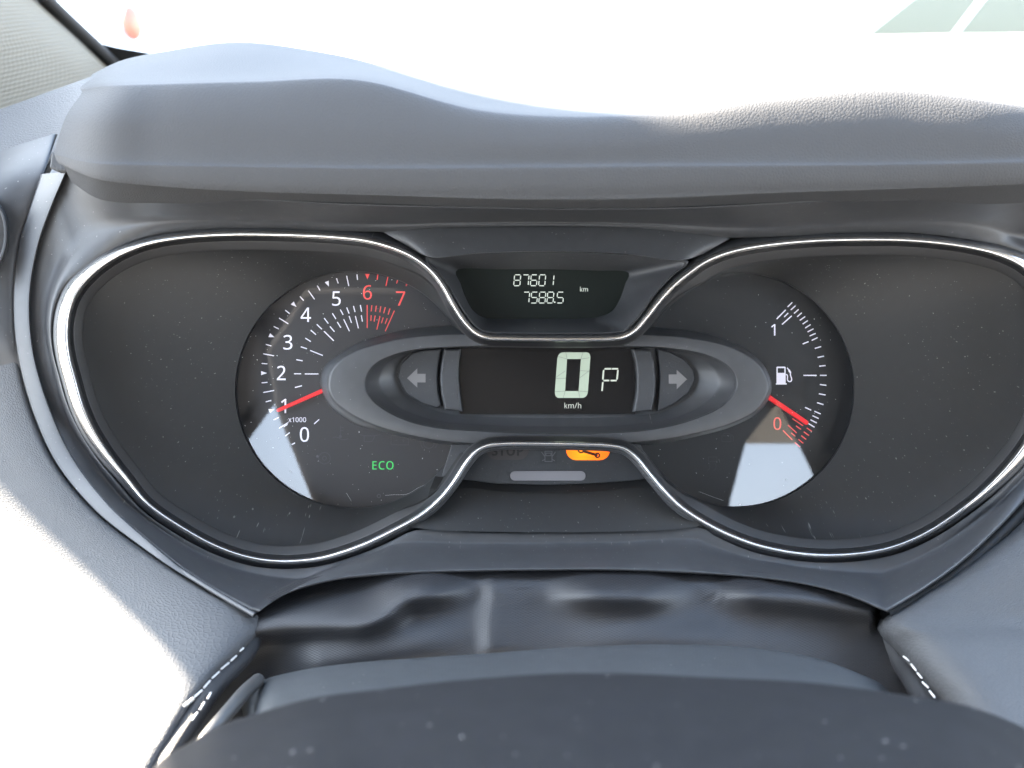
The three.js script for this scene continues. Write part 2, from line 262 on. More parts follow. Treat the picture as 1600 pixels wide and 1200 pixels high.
  // shadow gap seam on the right: a dark rubber bead between surround and pad
  const bead = curve([[1384, 962, 0.030], [1444, 929, 0.021], [1506, 886, 0.012], [1568, 830, 0.002], [1620, 776, -0.008], [1672, 712, -0.011]], 60).map(p => P(p[0], p[1], p[2]));
  mesh('seam_bead', new THREE.TubeGeometry(new THREE.CatmullRomCurve3(bead), 80, 0.0022, 8), M.rubber, surround);
  const beadL = curve([[250, 868, 0.018], [300, 902, 0.0265], [345, 930, 0.0325], [398, 961, 0.039]], 40).map(p => P(p[0], p[1], p[2]));
  mesh('seam_bead', new THREE.TubeGeometry(new THREE.CatmullRomCurve3(beadL), 50, 0.0008, 8), M.band, surround);
}

// ------------------------------------------------------------------ hood over the instruments
const hood = thing('cluster_hood', 'soft grained hood overhanging the instruments with a waved upper edge', 'dashboard hood');
{
  const X = [101, 150, 250, 400, 600, 800, 1000, 1200, 1400, 1600, 1720, 1790];
  const hr = (ys, zs, xs = X) => xs.map((x, i) => [x, ys[i], Array.isArray(zs) ? zs[i] : zs]);
  const under = hr([300, 330, 345, 350, 352, 352, 352, 352, 350, 345, 330, 310], -0.012, [118, 160, 255, 400, 600, 800, 1000, 1200, 1400, 1590, 1690, 1750]);
  const lip0 = hr([262, 284, 296, 304, 311, 318, 318, 309, 302, 294, 282, 265], [0.018, 0.030, 0.034, 0.035, 0.036, 0.036, 0.036, 0.036, 0.035, 0.033, 0.026, 0.01]);
  const lip1 = hr([255, 277, 289, 297, 301, 304, 302, 296, 291, 284, 272, 256], [0.020, 0.036, 0.0405, 0.042, 0.043, 0.043, 0.043, 0.043, 0.042, 0.040, 0.031, 0.01], [92, 146, 250, 400, 600, 800, 1000, 1200, 1400, 1600, 1730, 1802]);
  const XC = [86, 144, 250, 400, 600, 800, 1000, 1200, 1400, 1600, 1735, 1812];
  const crease = hr([244, 256, 260, 263, 266, 266, 264, 262, 260, 256, 250, 244], [0.019, 0.0385, 0.043, 0.0445, 0.0455, 0.0455, 0.0455, 0.0455, 0.0445, 0.043, 0.033, 0.01], XC);
  const face0 = hr([234, 245, 249, 252, 254, 254, 252, 250, 248, 244, 238, 234], [0.018, 0.0375, 0.042, 0.0437, 0.0445, 0.0445, 0.0445, 0.0445, 0.0437, 0.042, 0.032, 0.009], XC);
  const face1 = hr([182, 186, 186, 187, 198, 220, 219, 201, 193, 207, 210, 212], [0.011, 0.037, 0.0423, 0.0438, 0.0444, 0.0447, 0.0447, 0.0444, 0.0439, 0.0424, 0.032, 0.004], [103, 146, 250, 400, 600, 800, 1000, 1200, 1400, 1600, 1735, 1808]);
  const XE = [126, 170, 250, 400, 560, 760, 1000, 1200, 1400, 1600, 1735, 1800];
  const edge = hr([148, 141, 138, 134, 132, 180, 186, 160, 147, 172, 188, 197], [-0.004, 0.032, 0.0387, 0.0405, 0.0413, 0.0425, 0.0426, 0.0419, 0.0409, 0.0396, 0.026, -0.007], XE);
  const edgeB = hr([140, 132, 129, 125, 124, 171, 177, 151, 138, 163, 181, 192], [-0.012, 0.0255, 0.0325, 0.0345, 0.0353, 0.0367, 0.0368, 0.0361, 0.0351, 0.0338, 0.0195, -0.014], XE);
  const top0 = hr([136, 124, 120, 115, 116, 164, 170, 144, 131, 157, 177, 189], [-0.022, 0.008, 0.0145, 0.0165, 0.0175, 0.019, 0.019, 0.0183, 0.0173, 0.016, 0.002, -0.026], XE);
  const top1 = hr([124, 106, 92, 80, 96, 142, 152, 124, 112, 138, 162, 178], -0.036, [140, 184, 258, 378, 530, 745, 1000, 1200, 1400, 1600, 1735, 1790]);
  const top2 = hr([120, 98, 82, 68, 84, 130, 142, 112, 100, 126, 156, 176], -0.085, [144, 188, 262, 372, 500, 720, 1000, 1200, 1400, 1600, 1735, 1786]);
  const top3 = top2.map(([x, y, z]) => [x, y + 60, z - 0.02]);
  mesh('cover', patch([under, lip0, lip1, crease, face0, face1, edge, edgeB, top0, top1, top2, top3], 150, 6), M.hood, hood);
  const cap = [[80, 236], [88, 240], [104, 258], [105, 268], [90, 268], [76, 262]];
  mesh('end_cap', slabGeo(cap, 0.004, 0.03, 0.001), M.leather, hood);
}

// ------------------------------------------------------------------ instrument cluster
const cluster = thing('instrument_cluster', 'twin lobed chrome ringed instrument cluster with rev counter, digital speed and fuel gauge', 'instrument cluster');
{
  const rowsC = []; for (let k = 0; k <= 12; k++) { const th = k / 12 * Math.PI, c = Math.cos(th); rowsC.push(ring(p => c > 0 ? c * aO(p) : c * aI(p), p => -0.0012 + (0.0024 + 0.0012 * side(p)) * Math.sin(th))); }
  mesh('chrome_bezel', loft(rowsC, true), M.chrome, cluster, 'bright chrome bead following both lobes and the bridge');
  const inner = p => aI(p) + 6, wide = p => aI(p) + lerp(8, 20, lobe(p));
  mesh('inner_wall', loft([ring(p => -aI(p) + 0.6, -0.0005), ring(p => -aI(p) - 1.0, -0.0008), ring(p => -aI(p) - 2.6, -0.0022), ring(p => -inner(p), p => lerp(-0.004, -0.006, lobe(p)))], true), M.gloss, cluster);
  mesh('inner_lip', loft([ring(p => -inner(p), p => lerp(-0.004, -0.006, lobe(p))), ring(p => -inner(p) - 2, p => lerp(-0.006, -0.0063, lobe(p))), ring(p => -wide(p) + 1.5, p => lerp(-0.010, -0.0088, lobe(p))), ring(p => -wide(p), p => lerp(-0.012, -0.0096, lobe(p)))], true), M.lip, cluster);
  // bridge walls go straight down behind the lip
  mesh('bridge_wall', loft([ring(p => -wide(p), p => lerp(-0.012, -0.0096, lobe(p))), ring(p => -wide(p) - 0.5, p => lerp(-0.014, -0.0100, lobe(p))), ring(p => -wide(p) - 0.8, -0.0345)], true), M.pod, cluster);
  mesh('back_plate', flatGeo(curve(GP.map(([x, y]) => [lerp(857, x, 1.03), lerp(610, y, 1.03)]), 120, true), -0.0362), M.backing, cluster);

  // funnels: from the lip down to each round dial opening
  const Z0 = -0.0094, Z1 = -0.026;
  function funnel(cx, cy, r, sel) {
    const E = []; G.forEach((p, i) => { const q = off(i, -wide(p)); if (sel(p)) E.push(q); });
    // rotate so that the run starts at the break
    let br = 0; for (let i = 0; i < E.length; i++) { const a = E[i], b = E[(i + 1) % E.length]; if (Math.hypot(a[0] - b[0], a[1] - b[1]) > 60) br = i + 1; }
    const R = E.slice(br).concat(E.slice(0, br));
    const end = R.map(q => { const a = Math.atan2(cy - q[1], q[0] - cx), d = Math.hypot(q[0] - cx, q[1] - cy), rr = Math.min(r, d - 1.5); return [cx + rr * Math.cos(a), cy - rr * Math.sin(a)]; });
    const rows = []; for (let k = 0; k <= 10; k++) { const t = k / 10; rows.push(R.map((q, i) => P(lerp(q[0], end[i][0], t), lerp(q[1], end[i][1], t), Z0 + (Z1 - Z0) * Math.pow(t, 0.85)))); }
    const lipR = [row(end, Z1), row(end.map(q => [lerp(cx, q[0], 0.996), lerp(cy, q[1], 0.996)]), Z1 - 0.0006), row(end.map(q => [lerp(cx, q[0], 0.99), lerp(cy, q[1], 0.99)]), -0.0352)];
    return [loft(rows), loft(lipR)];
  }
  const fl = funnel(553, 609, 186, p => p[0] < 738), fr = funnel(1151, 609, 184, p => p[0] > 982);
  const cl = mesh('cowl', fl[0], M.cowl, cluster, 'matt black funnel around the rev counter'), cr = mesh('cowl', fr[0], M.cowl, cluster, 'matt black funnel around the fuel gauge');
  mesh('cowl_rim', fl[1], M.backing, cl); mesh('cowl_rim', fr[1], M.backing, cr);

  const ZD = -0.0335, ZL = -0.0275;
  const WHITE = '#e9e6f2', RED = '#f0504c';
  // ---- rev counter
  const tach = grp('rev_counter', cluster, 'rev counter marked 0 to 7, red from 6, needle just under 1');
  const TR = [350, 405, 760, 815];
  const tp = printPair(TR, 4, (x, mode) => {
    const lit = mode === 'light';
    x.fillStyle = lit ? '#000' : '#212023'; x.fillRect(TR[0], TR[1], 500, 500);
    const W = lit ? '#b9b6c4' : WHITE, R = lit ? '#d02a28' : RED;
    const C = [574, 583], rx = 166, ry = 155, at = (u, f) => { const a = (225 - 22.5 * u) * Math.PI / 180; return [C[0] + rx * f * Math.cos(a), C[1] - ry * f * Math.sin(a)]; };
    for (let q = 0; q <= 28; q++) {
      const u = q / 4, red = u >= 6; x.strokeStyle = x.fillStyle = red ? R : W;
      if (q % 4 === 0) { if (u < 0.5) continue; const a = (225 - 22.5 * u) * Math.PI / 180, d = 0.021, o = (f, s) => { const b = a + s; return [C[0] + rx * f * Math.cos(b), C[1] - ry * f * Math.sin(b)]; }; const p1 = o(1, d), p2 = o(1, -d), p3 = o(0.945, 0); x.beginPath(); x.moveTo(...p1); x.lineTo(...p2); x.lineTo(...p3); x.closePath(); x.fill(); }
      else { const l = q % 4 === 2 ? 0.895 : 0.945; x.lineWidth = 1.5; x.beginPath(); x.moveTo(...at(u, 1)); x.lineTo(...at(u, l)); x.stroke(); }
    }
    x.strokeStyle = W;
    segs(x, [[398, 736, 442, 736], [412, 648, 452, 655], [440, 567, 478, 580], [468, 513, 503, 535], [502, 463, 535, 492], [540, 427, 572, 458], [586, 388, 612, 422], [637, 358, 660, 394], [687, 335, 705, 368], [727, 322, 742, 360], [769, 312, 779, 350], [812, 306, 820, 348], [403, 822, 447, 811], [465, 737, 550, 737], [498, 590, 578, 622], [585, 470, 646, 530], [622, 440, 650, 473], [668, 412, 690, 448], [708, 395, 744, 470], [742, 375, 757, 418], [781, 375, 800, 452], [818, 370, 825, 410], [523, 1050, 555, 1021], [333, 1067, 357, 1052], [384, 1178, 404, 1168]], 360, 400, 4, 1.5);
    x.strokeStyle = R;
    segs(x, [[855, 306, 855, 450], [884, 308, 880, 346], [912, 311, 907, 348], [940, 315, 934, 352], [968, 320, 958, 358], [997, 328, 986, 366], [1025, 342, 968, 470], [880, 370, 878, 406], [905, 372, 898, 410], [935, 375, 915, 460], [955, 384, 944, 420], [980, 390, 967, 425]], 360, 400, 4, 1.4);
    x.textAlign = 'center'; x.textBaseline = 'middle'; x.font = '31px sans-serif'; x.fillStyle = W;
    for (const [s, px, py] of [['0', 475.7, 679], ['1', 445, 634.5], ['2', 439.7, 583], ['3', 450, 535], ['4', 478, 492], ['5', 525.5, 466.5]]) x.fillText(s, px, py);
    x.fillStyle = R; x.fillText('6', 574, 457); x.fillText('7', 626, 466.5);
    x.fillStyle = W; x.font = '10.5px sans-serif'; x.fillText('x1000', 464.5, 655.5);
    x.fillStyle = lit ? '#2dff5a' : '#3cc460'; x.font = '18px sans-serif'; x.letterSpacing = '1px'; x.fillText('ECO', 598.5, 727); x.letterSpacing = '0px';
    if (!lit) { // unlit tell-tales, faint
      x.strokeStyle = x.fillStyle = '#343238'; x.lineWidth = 1;
      x.strokeRect(611, 681, 27, 14); x.fillRect(615, 678, 5, 3); x.fillRect(629, 678, 5, 3); x.fillRect(616, 687.5, 5, 1); x.fillRect(628, 687.5, 5, 1); x.fillRect(630, 685.5, 1, 5);
      x.beginPath(); x.moveTo(562, 679); x.lineTo(570, 681); x.lineTo(584, 681); x.lineTo(594, 679); x.moveTo(586, 681); x.lineTo(581, 690); x.lineTo(569, 690); x.lineTo(569, 681); x.stroke();
      x.beginPath(); x.moveTo(532, 665); x.lineTo(532, 680); x.moveTo(532, 668); x.lineTo(537, 668); x.moveTo(532, 673); x.lineTo(537, 673); x.stroke(); x.beginPath(); x.arc(532, 682, 2.4, 0, 7); x.fill(); x.beginPath(); x.moveTo(520, 684); x.quadraticCurveTo(526, 681, 532, 686); x.quadraticCurveTo(538, 689, 544, 685); x.stroke();
      x.beginPath(); x.arc(670, 692, 8.5, 0, 7); x.stroke(); x.beginPath(); x.arc(670, 692, 12.5, 2.4, 3.9); x.stroke(); x.beginPath(); x.arc(670, 692, 12.5, -0.7, 0.7); x.stroke();
      x.beginPath(); x.arc(507, 716, 9, 0, 7); x.stroke(); x.beginPath(); x.arc(507, 716, 3, 0, 7); x.stroke(); x.beginPath(); x.arc(496, 713, 2, 0, 7); x.fillStyle = '#4b4950'; x.fill();
      x.strokeStyle = '#4a484e'; x.beginPath(); x.arc(592, 775, 2.6, 0, 7); x.stroke();
    }
  });
  const dialMat = std({ ...tp, emissive: 0xffffff, emissiveIntensity: 0.016, roughness: 0.6 });
  mesh('dial_face', flatGeo(circlePts(553, 609, 194, 96), ZD, TR), dialMat, tach);
  const needleShape = (x0, y0, x1, y1, w0, w1) => { const dx = x1 - x0, dy = y1 - y0, l = Math.hypot(dx, dy), nx = -dy / l, ny = dx / l, o = []; o.push([x0 + nx * w0, y0 + ny * w0]); for (let k = 0; k <= 8; k++) { const a = Math.PI / 2 - k / 8 * Math.PI; o.push([x1 + nx * w1 * Math.sin(a) + dx / l * w1 * Math.cos(a), y1 + ny * w1 * Math.sin(a) + dy / l * w1 * Math.cos(a)]); } o.push([x0 - nx * w0, y0 - ny * w0]); return o; };
  mesh('needle', slabGeo(needleShape(560, 585.6, 434.5, 641, 3.6, 2.8), -0.0305, 0.0012, 0.0003), M.needle, tach, 'red needle pointing just below 1');
  mesh('lens', flatGeo(circlePts(553, 609, 190, 96), ZL), M.lens, tach);

  // dust and fine scratches lying on the clear lens
  const dustMat = std({ color: rgb(0.5, 0.5, 0.5), roughness: 0.9 });
  const lensDust = (cx, cy, r, count, parent, keep, scratches) => { const gs = []; for (let k = 0; k < count; k++) { const a = rnd() * 6.283, d = r * Math.sqrt(rnd()), x = cx + d * Math.cos(a), y = cy + d * Math.sin(a), z = rnd(); if (!keep(x, y)) continue; const sz = 0.00006 + 0.00012 * z * z * z, g = new THREE.IcosahedronGeometry(sz, 0); g.scale(1 + 1.5 * rnd() * rnd(), 1, 0.5); g.rotateZ(rnd() * 3); const p = P(x, y, ZL + 0.0002); g.translate(p.x, p.y, p.z); gs.push(g); }
    for (const pts of scratches) { const g = new THREE.TubeGeometry(new THREE.CatmullRomCurve3(pts.map(p => P(p[0], p[1], ZL + 0.00015))), 20, 0.000045, 4).toNonIndexed(); gs.push(g); }
    const m = mesh('lens_dust', mergeGeometries(gs), dustMat, parent); m.userData.kind = 'stuff'; };
  lensDust(553, 609, 184, 420, tach, (x, y) => rnd() < 0.4, [[[602, 774], [616, 773], [636, 772], [654, 762], [670, 755]], [[541, 770], [546, 778], [549, 783]]]);
  // ---- fuel gauge
  const fuel = grp('fuel_gauge', cluster, 'fuel gauge from red 0 to 1 with pump symbol, needle near empty');
  const FR = [955, 415, 1350, 810];
  const fp = printPair(FR, 4, (x, mode) => {
    const lit = mode === 'light'; x.fillStyle = lit ? '#000' : '#171718'; x.fillRect(FR[0], FR[1], 500, 500);
    const W = lit ? '#b9b9c8' : WHITE, R = lit ? '#d02a28' : '#e8544e';
    x.strokeStyle = W;
    segs(x, [[735, 280, 697, 318], [762, 308, 723, 343], [789, 338, 750, 372], [815, 366, 776, 400], [843, 398, 798, 430], [865, 431, 822, 461], [888, 465, 842, 494], [912, 500, 863, 526], [931, 538, 880, 560], [947, 573, 897, 597], [976, 648, 923, 664], [1000, 728, 946, 739], [1013, 806, 960, 812], [1022, 888, 966, 888], [1020, 971, 965, 964], [1013, 1052, 957, 1041], [996, 1132, 942, 1115], [681, 342, 606, 418], [702, 368, 668, 402], [731, 392, 650, 464], [871, 607, 822, 626], [828, 888, 938, 888]], 1100, 420, 5.333, 1.8);
    segs(x, [[1077, 208, 1033, 189], [1063, 240, 1020, 220], [1050, 271, 1006, 248], [1034, 300, 993, 275], [968, 162, 1011, 182]], 1040, 600, 4.444, 1.8);
    x.strokeStyle = R;
    segs(x, [[1016, 329, 980, 305], [996, 358, 960, 332], [976, 385, 942, 358], [956, 412, 922, 384], [933, 438, 898, 406], [880, 240, 955, 290], [905, 290, 940, 315], [850, 285, 910, 340], [872, 340, 900, 362], [815, 322, 880, 388]], 1040, 600, 4.444, 1.6);
    x.textAlign = 'center'; x.textBaseline = 'middle'; x.fillStyle = W; x.font = '25px sans-serif'; x.fillText('1', 1209.7, 516); x.fillStyle = R; x.font = '27px sans-serif'; x.fillText('0', 1214.6, 662);
    x.fillStyle = x.strokeStyle = W; x.beginPath(); x.roundRect(1213.2, 572.8, 14.4, 27, 1.6); x.fill(); x.fillRect(1212.2, 599, 17, 1.9);
    x.fillStyle = lit ? '#000' : '#171718'; x.fillRect(1215.2, 575.2, 10.4, 7.4);
    x.lineWidth = 1.7; x.lineJoin = 'round'; x.beginPath(); x.moveTo(1228, 585); x.quadraticCurveTo(1231, 585, 1230.4, 590); x.quadraticCurveTo(1229.6, 596, 1234, 596.2); x.quadraticCurveTo(1238, 596, 1236.6, 590); x.quadraticCurveTo(1234.2, 586, 1235.4, 581.4); x.lineTo(1229.8, 574.6); x.stroke(); x.lineWidth = 3; x.beginPath(); x.moveTo(1232.4, 577.8); x.lineTo(1234.8, 582); x.stroke();
    if (!lit) { x.strokeStyle = x.fillStyle = '#28272a'; x.lineWidth = 1.2; x.strokeRect(1128, 681, 14, 9); x.beginPath(); x.moveTo(1131, 681); x.lineTo(1131, 677); x.lineTo(1139, 677); x.lineTo(1146, 682); x.lineTo(1146, 690); x.stroke(); x.strokeRect(1107, 714, 13, 7); x.beginPath(); x.moveTo(1105, 736); x.quadraticCurveTo(1112, 730, 1107, 724); x.moveTo(1115, 736); x.quadraticCurveTo(1122, 730, 1117, 724); x.stroke(); }
  });
  mesh('dial_face', flatGeo(circlePts(1151, 609, 190, 96), ZD, FR), std({ ...fp, emissive: 0xffffff, emissiveIntensity: 0.016, roughness: 0.6 }), fuel);
  mesh('needle', slabGeo(needleShape(1188, 611.5, 1260.5, 660.3, 3.8, 3.4), -0.0305, 0.0012, 0.0003), M.needle, fuel, 'red needle close to empty');
  mesh('lens', flatGeo(circlePts(1151, 609, 188, 96), ZL), M.lens, fuel);

  lensDust(1151, 609, 182, 300, fuel, (x, y) => rnd() < 0.4, [[[1092, 768], [1110, 775], [1130, 782]]]);

  // ---- central oval pod with the digital speed read-out
  const pod = grp('speed_pod', cluster, 'oval grey pod holding the digital speed screen and two turn arrows');
  const N = 200, mir = pts => pts;
  const O1 = curve([[500, 597], [506, 573], [529, 554], [558, 536], [594, 524], [626, 516], [659, 511], [700, 508], [857, 504], [1010, 509], [1045, 513], [1094, 519], [1142, 534], [1175, 553], [1196, 574], [1206, 601], [1203, 620], [1185, 645], [1143, 667], [1094, 681], [1021, 694], [857, 702], [707, 696], [675, 692], [626, 682], [586, 672], [553, 662], [529, 647], [512, 631], [503, 613]], N, true);
  const O2 = curve([[512, 597], [517, 578], [534, 560], [558, 547], [594, 536], [626, 529], [667, 524], [707, 522], [857, 519], [1021, 523], [1077, 528], [1126, 537], [1167, 554], [1191, 575], [1202, 601], [1200, 616], [1182, 642], [1141, 663], [1094, 676], [1021, 689], [857, 696], [706, 691], [659, 684], [618, 675], [577, 662], [545, 646], [522, 628], [513, 612]], N, true);
  const O3 = curve([[571, 597], [576, 583], [590, 567], [618, 554], [651, 546], [691, 543], [740, 541], [857, 540], [980, 541], [1045, 544], [1094, 552], [1126, 565], [1142, 578], [1150, 597], [1146, 614], [1126, 635], [1094, 651], [1045, 666], [980, 675], [857, 677], [740, 673], [683, 668], [642, 659], [610, 645], [586, 628], [574, 612]], N, true);
  const O4 = curve([[620, 590], [626, 568], [642, 552], [660, 547], [700, 544], [857, 543], [1010, 544], [1045, 547], [1070, 560], [1085, 576], [1088, 594], [1079, 614], [1054, 633], [1028, 644], [985, 649], [857, 651], [722, 648], [690, 643], [659, 633], [634, 616]], N, true);
  // bring the loops into step by starting each at its leftmost point
  const start = c => { let k = 0; c.forEach((p, i) => { if (p[0] < c[k][0]) k = i; }); return c.slice(k).concat(c.slice(0, k)); };
  const byAngle = c => { const s = start(c); const out = []; for (let i = 0; i < N; i++) { const a = Math.PI - i / N * 2 * Math.PI, ex = 857, ey = 600; let best = null, bd = 9; const dirx = Math.cos(a) * 300, diry = -Math.sin(a) * 80; const ta = Math.atan2(diry * 3.75, dirx); for (let k = 0; k < N; k++) { const p = s[k], q = s[(k + 1) % N], a0 = Math.atan2((p[1] - ey) * 3.75, p[0] - ex), a1 = Math.atan2((q[1] - ey) * 3.75, q[0] - ex); let d0 = ta - a0, d1 = a1 - a0; const wr = v => Math.atan2(Math.sin(v), Math.cos(v)); d0 = wr(d0); d1 = wr(d1); if (d1 > 0 ? (d0 >= 0 && d0 < d1) : (d0 <= 0 && d0 > d1)) { const t = d0 / d1; best = [lerp(p[0], q[0], t), lerp(p[1], q[1], t)]; } } out.push(best || out[out.length - 1] || s[i]); } return out; };
  const [A1, A2, A3, A4] = [O1, O2, O3, O4].map(byAngle);
  const mx = (a, b, t) => a.map((p, i) => [lerp(p[0], b[i][0], t), lerp(p[1], b[i][1], t)]);
  mesh('side_wall', loft([row(A1, -0.0338), row(mx(A1, A2, 0.6), -0.016), row(mx(A1, A2, 0.9), -0.0122), row(A2, -0.0116)], true), M.pod, pod);
  mesh('face_ring', loft([row(A2, -0.0116), row(mx(A2, A3, 0.03), -0.0108), row(mx(A2, A3, 0.08), -0.0105), row(mx(A2, A3, 0.5), -0.0101), row(mx(A2, A3, 0.93), -0.0101), row(mx(A2, A3, 0.98), -0.0104), row(A3, -0.0113)], true), M.pod, pod, 'satin grey oval ring');
  const stepL = mx(A3, A4, 0.42), cav = mesh('recess', loft([row(A3, -0.0113), row(mx(A3, A4, 0.06), -0.0140), row(mx(A3, A4, 0.36), -0.0190), row(stepL, -0.0192), row(mx(A3, A4, 0.46), -0.0202), row(mx(A3, A4, 0.9), -0.0230), row(A4, -0.0236), row(mx(A4, A4.map(() => [857, 600]), 0.9), -0.0242)], true), M.pod, pod);
  const padL = [[621, 588], [626, 568], [642, 552], [659, 547], [690, 545], [687, 560], [685, 575], [684, 591], [685, 610], [690, 634], [683, 638], [659, 631], [634, 615]];
  const padR = [[1027, 545], [1045, 548], [1069, 560], [1084, 576], [1087, 594], [1077, 614], [1053, 632], [1027, 643], [1029, 625], [1031, 594], [1030, 570]];
  const pl = mesh('turn_signal_pad', slabGeo(padL, -0.0212, 0.004, 0.0007), M.arrowPad, pod), pr = mesh('turn_signal_pad', slabGeo(padR, -0.0212, 0.004, 0.0007), M.arrowPad, pod);
  mesh('arrow', slabGeo([[636, 591], [652, 575.5], [652, 584], [665, 584], [665, 597.5], [652, 597.5], [652, 605.6]], -0.02105, 0.0008, 0.00005), M.arrow, pl);
  mesh('arrow', slabGeo([[1073.5, 592.5], [1057.5, 608], [1057.5, 599.5], [1045, 599.5], [1045, 585], [1057.5, 585], [1057.5, 578]], -0.02105, 0.0008, 0.00005), M.arrow, pr);
  const barL = [[694, 545], [720, 545], [717, 565], [716, 591], [718, 615], [722, 643], [694.5, 640], [689, 615], [687, 591], [689, 567]];
  const barR = [[988, 545.5], [1017, 546], [1023, 568], [1025, 591], [1024, 615], [1019, 642], [990, 644], [995, 615], [996, 591], [994, 567]];
  mesh('divider', slabGeo(barL, -0.0190, 0.006, 0.0009), M.arrowPad, pod); mesh('divider', slabGeo(barR, -0.0190, 0.006, 0.0009), M.arrowPad, pod);
  const SR = [712, 535, 1000, 655];
  const sp = printPair(SR, 6, (x, mode) => {
    const lit = mode === 'light'; x.fillStyle = lit ? '#000' : '#171514'; x.fillRect(SR[0], SR[1], 400, 200);
    const c = lit ? '#cfe0cb' : '#6d766b'; x.fillStyle = c;
    x.beginPath(); x.moveTo(880, 550.5); x.lineTo(917, 550.5); x.quadraticCurveTo(922.6, 551, 922.4, 560); x.lineTo(918.6, 612); x.quadraticCurveTo(917.5, 621.5, 909, 621.8); x.lineTo(873, 621.8); x.quadraticCurveTo(866.6, 621, 867, 611); x.lineTo(870.6, 562); x.quadraticCurveTo(871.6, 551, 880, 550.5); x.closePath();
    x.moveTo(886, 561); x.lineTo(883, 611); x.lineTo(904, 611); x.lineTo(907.6, 561); x.closePath(); x.fill('evenodd');
    x.strokeStyle = lit ? '#3a403a' : '#4a504a'; x.lineWidth = 0.6;
    for (const [a, b, e, f] of [[886, 561, 884, 550], [872, 557, 886, 561], [907.6, 561, 911, 550], [907.6, 561, 921, 559], [884, 579, 868, 590], [884, 591, 868, 591.5], [906, 579, 921, 580], [905, 591, 921, 579], [883, 611, 880, 622], [867, 612, 883, 611], [904, 611, 906, 622], [904, 611, 919, 612]]) { x.beginPath(); x.moveTo(a, b); x.lineTo(e, f); x.stroke(); }
    x.strokeStyle = lit ? '#f0f6e8' : '#7c8278'; x.lineWidth = 2.6; x.lineCap = 'butt';
    for (const [a, b, e, f] of [[944.5, 576.2, 955, 576.2], [956, 576.2, 966, 576.2], [943.2, 578, 942, 593], [965.6, 578, 964, 593], [943, 594.6, 952, 594.6], [954, 594.6, 963.5, 594.6], [942, 597, 940.6, 611]]) { x.beginPath(); x.moveTo(a, b); x.lineTo(e, f); x.stroke(); }
    x.fillStyle = lit ? '#e6eadf' : '#7c8078'; x.textAlign = 'center'; x.textBaseline = 'middle'; x.font = '12px sans-serif'; x.fillText('km/h', 895, 634);
  });
  mesh('speed_screen', flatGeo([[716, 542], [992, 542], [996, 560], [998, 592], [996, 620], [992, 647], [718, 647], [714, 620], [713, 592], [714, 562]], -0.0226, SR), phys({ ...sp, emissive: 0xffffff, emissiveIntensity: 0.025, roughness: 0.22, clearcoat: 0.5, clearcoatRoughness: 0.05 }), pod, 'dark screen showing 0 km/h and P');

  // ---- odometer read-out above the bridge
  const odo = grp('odometer', cluster, 'recessed odometer screen reading 87601 and 7588.5 km');
  const opening = curve([[668, 403], [740, 396], [857, 393], [980, 398], [1070, 407], [1048, 432], [1022, 460], [1000, 492], [985, 508], [965, 519], [857, 521], [765, 519], [745, 510], [728, 490], [708, 458], [690, 430]], 120, true, 'catmullrom');
  const screenO = curve([[716, 421], [780, 421], [857, 421], [930, 423], [980, 425], [976, 445], [968, 468], [955, 487], [930, 496], [895, 498], [857, 498], [800, 498], [760, 497], [740, 486], [728, 466], [720, 444]], 120, true, 'catmullrom');
  mesh('recess', loft([row(opening.map(p => [lerp(868, p[0], 1.02), lerp(455, p[1], 1.02)]), -0.0016), row(opening, 0.0008), row(mx(opening, screenO, 0.06), -0.0006), row(mx(opening, screenO, 0.5), -0.009), row(mx(opening, screenO, 0.94), -0.0165), row(screenO, -0.0178)], true), M.surround, odo);
  const OR = [700, 410, 1000, 510];
  const seg7 = { 0: 'abcdef', 1: 'bc', 5: 'acdfg', 6: 'acdefg', 7: 'abc', 8: 'abcdefg' };
  const op = printPair(OR, 6, (x, mode) => {
    const lit = mode === 'light'; x.fillStyle = lit ? '#000' : '#181d1a'; x.fillRect(OR[0], OR[1], 400, 200);
    x.strokeStyle = x.fillStyle = lit ? '#e8f0e6' : '#858c84'; x.lineWidth = 1.55;
    const digit = (ch, X, Y, w = 9.6, h = 17) => { const sl = -0.09, q = (u, v) => [X + u * w - sl * -1 * 0 + (1 - v) * h * 0.09, Y + v * h]; const g = 0.09, L = { a: [g, 0, 1 - g, 0], d: [g, 1, 1 - g, 1], g: [g, 0.5, 1 - g, 0.5], f: [0, 0.07, 0, 0.44], e: [0, 0.56, 0, 0.93], b: [1, 0.07, 1, 0.44], c: [1, 0.56, 1, 0.93] }; for (const s of seg7[ch]) { const [a, b, c, d] = L[s]; x.beginPath(); x.moveTo(...q(a, b)); x.lineTo(...q(c, d)); x.stroke(); } };
    '87601'.split('').forEach((c, i) => digit(c, 802.6 + i * 13, 429.4));
    '7588'.split('').forEach((c, i) => digit(c, 816.6 + i * 12.6, 456.4)); digit('5', 869.8, 456.4); x.fillRect(865.6, 471, 2.3, 2.3);
    x.textAlign = 'center'; x.textBaseline = 'middle'; x.font = '10px sans-serif'; x.fillText('km', 912.5, 452.5);
  });
  mesh('odometer_screen', flatGeo(screenO.map(p => [lerp(857, p[0], 1.01), lerp(460, p[1], 1.01)]), -0.0177, OR), phys({ ...op, emissive: 0xffffff, emissiveIntensity: 0.03, roughness: 0.3 }), odo, 'dark green screen with pale digits');
  // ledge above it
  const lt = [[598, 362, -0.002], [640, 360, 0.000], [740, 357.5, 0.001], [857, 356, 0.001], [980, 358, 0.001], [1080, 365, 0.0], [1142, 371, -0.002]], lb = [[640, 386, -0.001], [672, 401, 0.0035], [750, 395, 0.0048], [857, 392, 0.005], [975, 396, 0.0048], [1066, 406, 0.0035], [1100, 396, -0.001]];
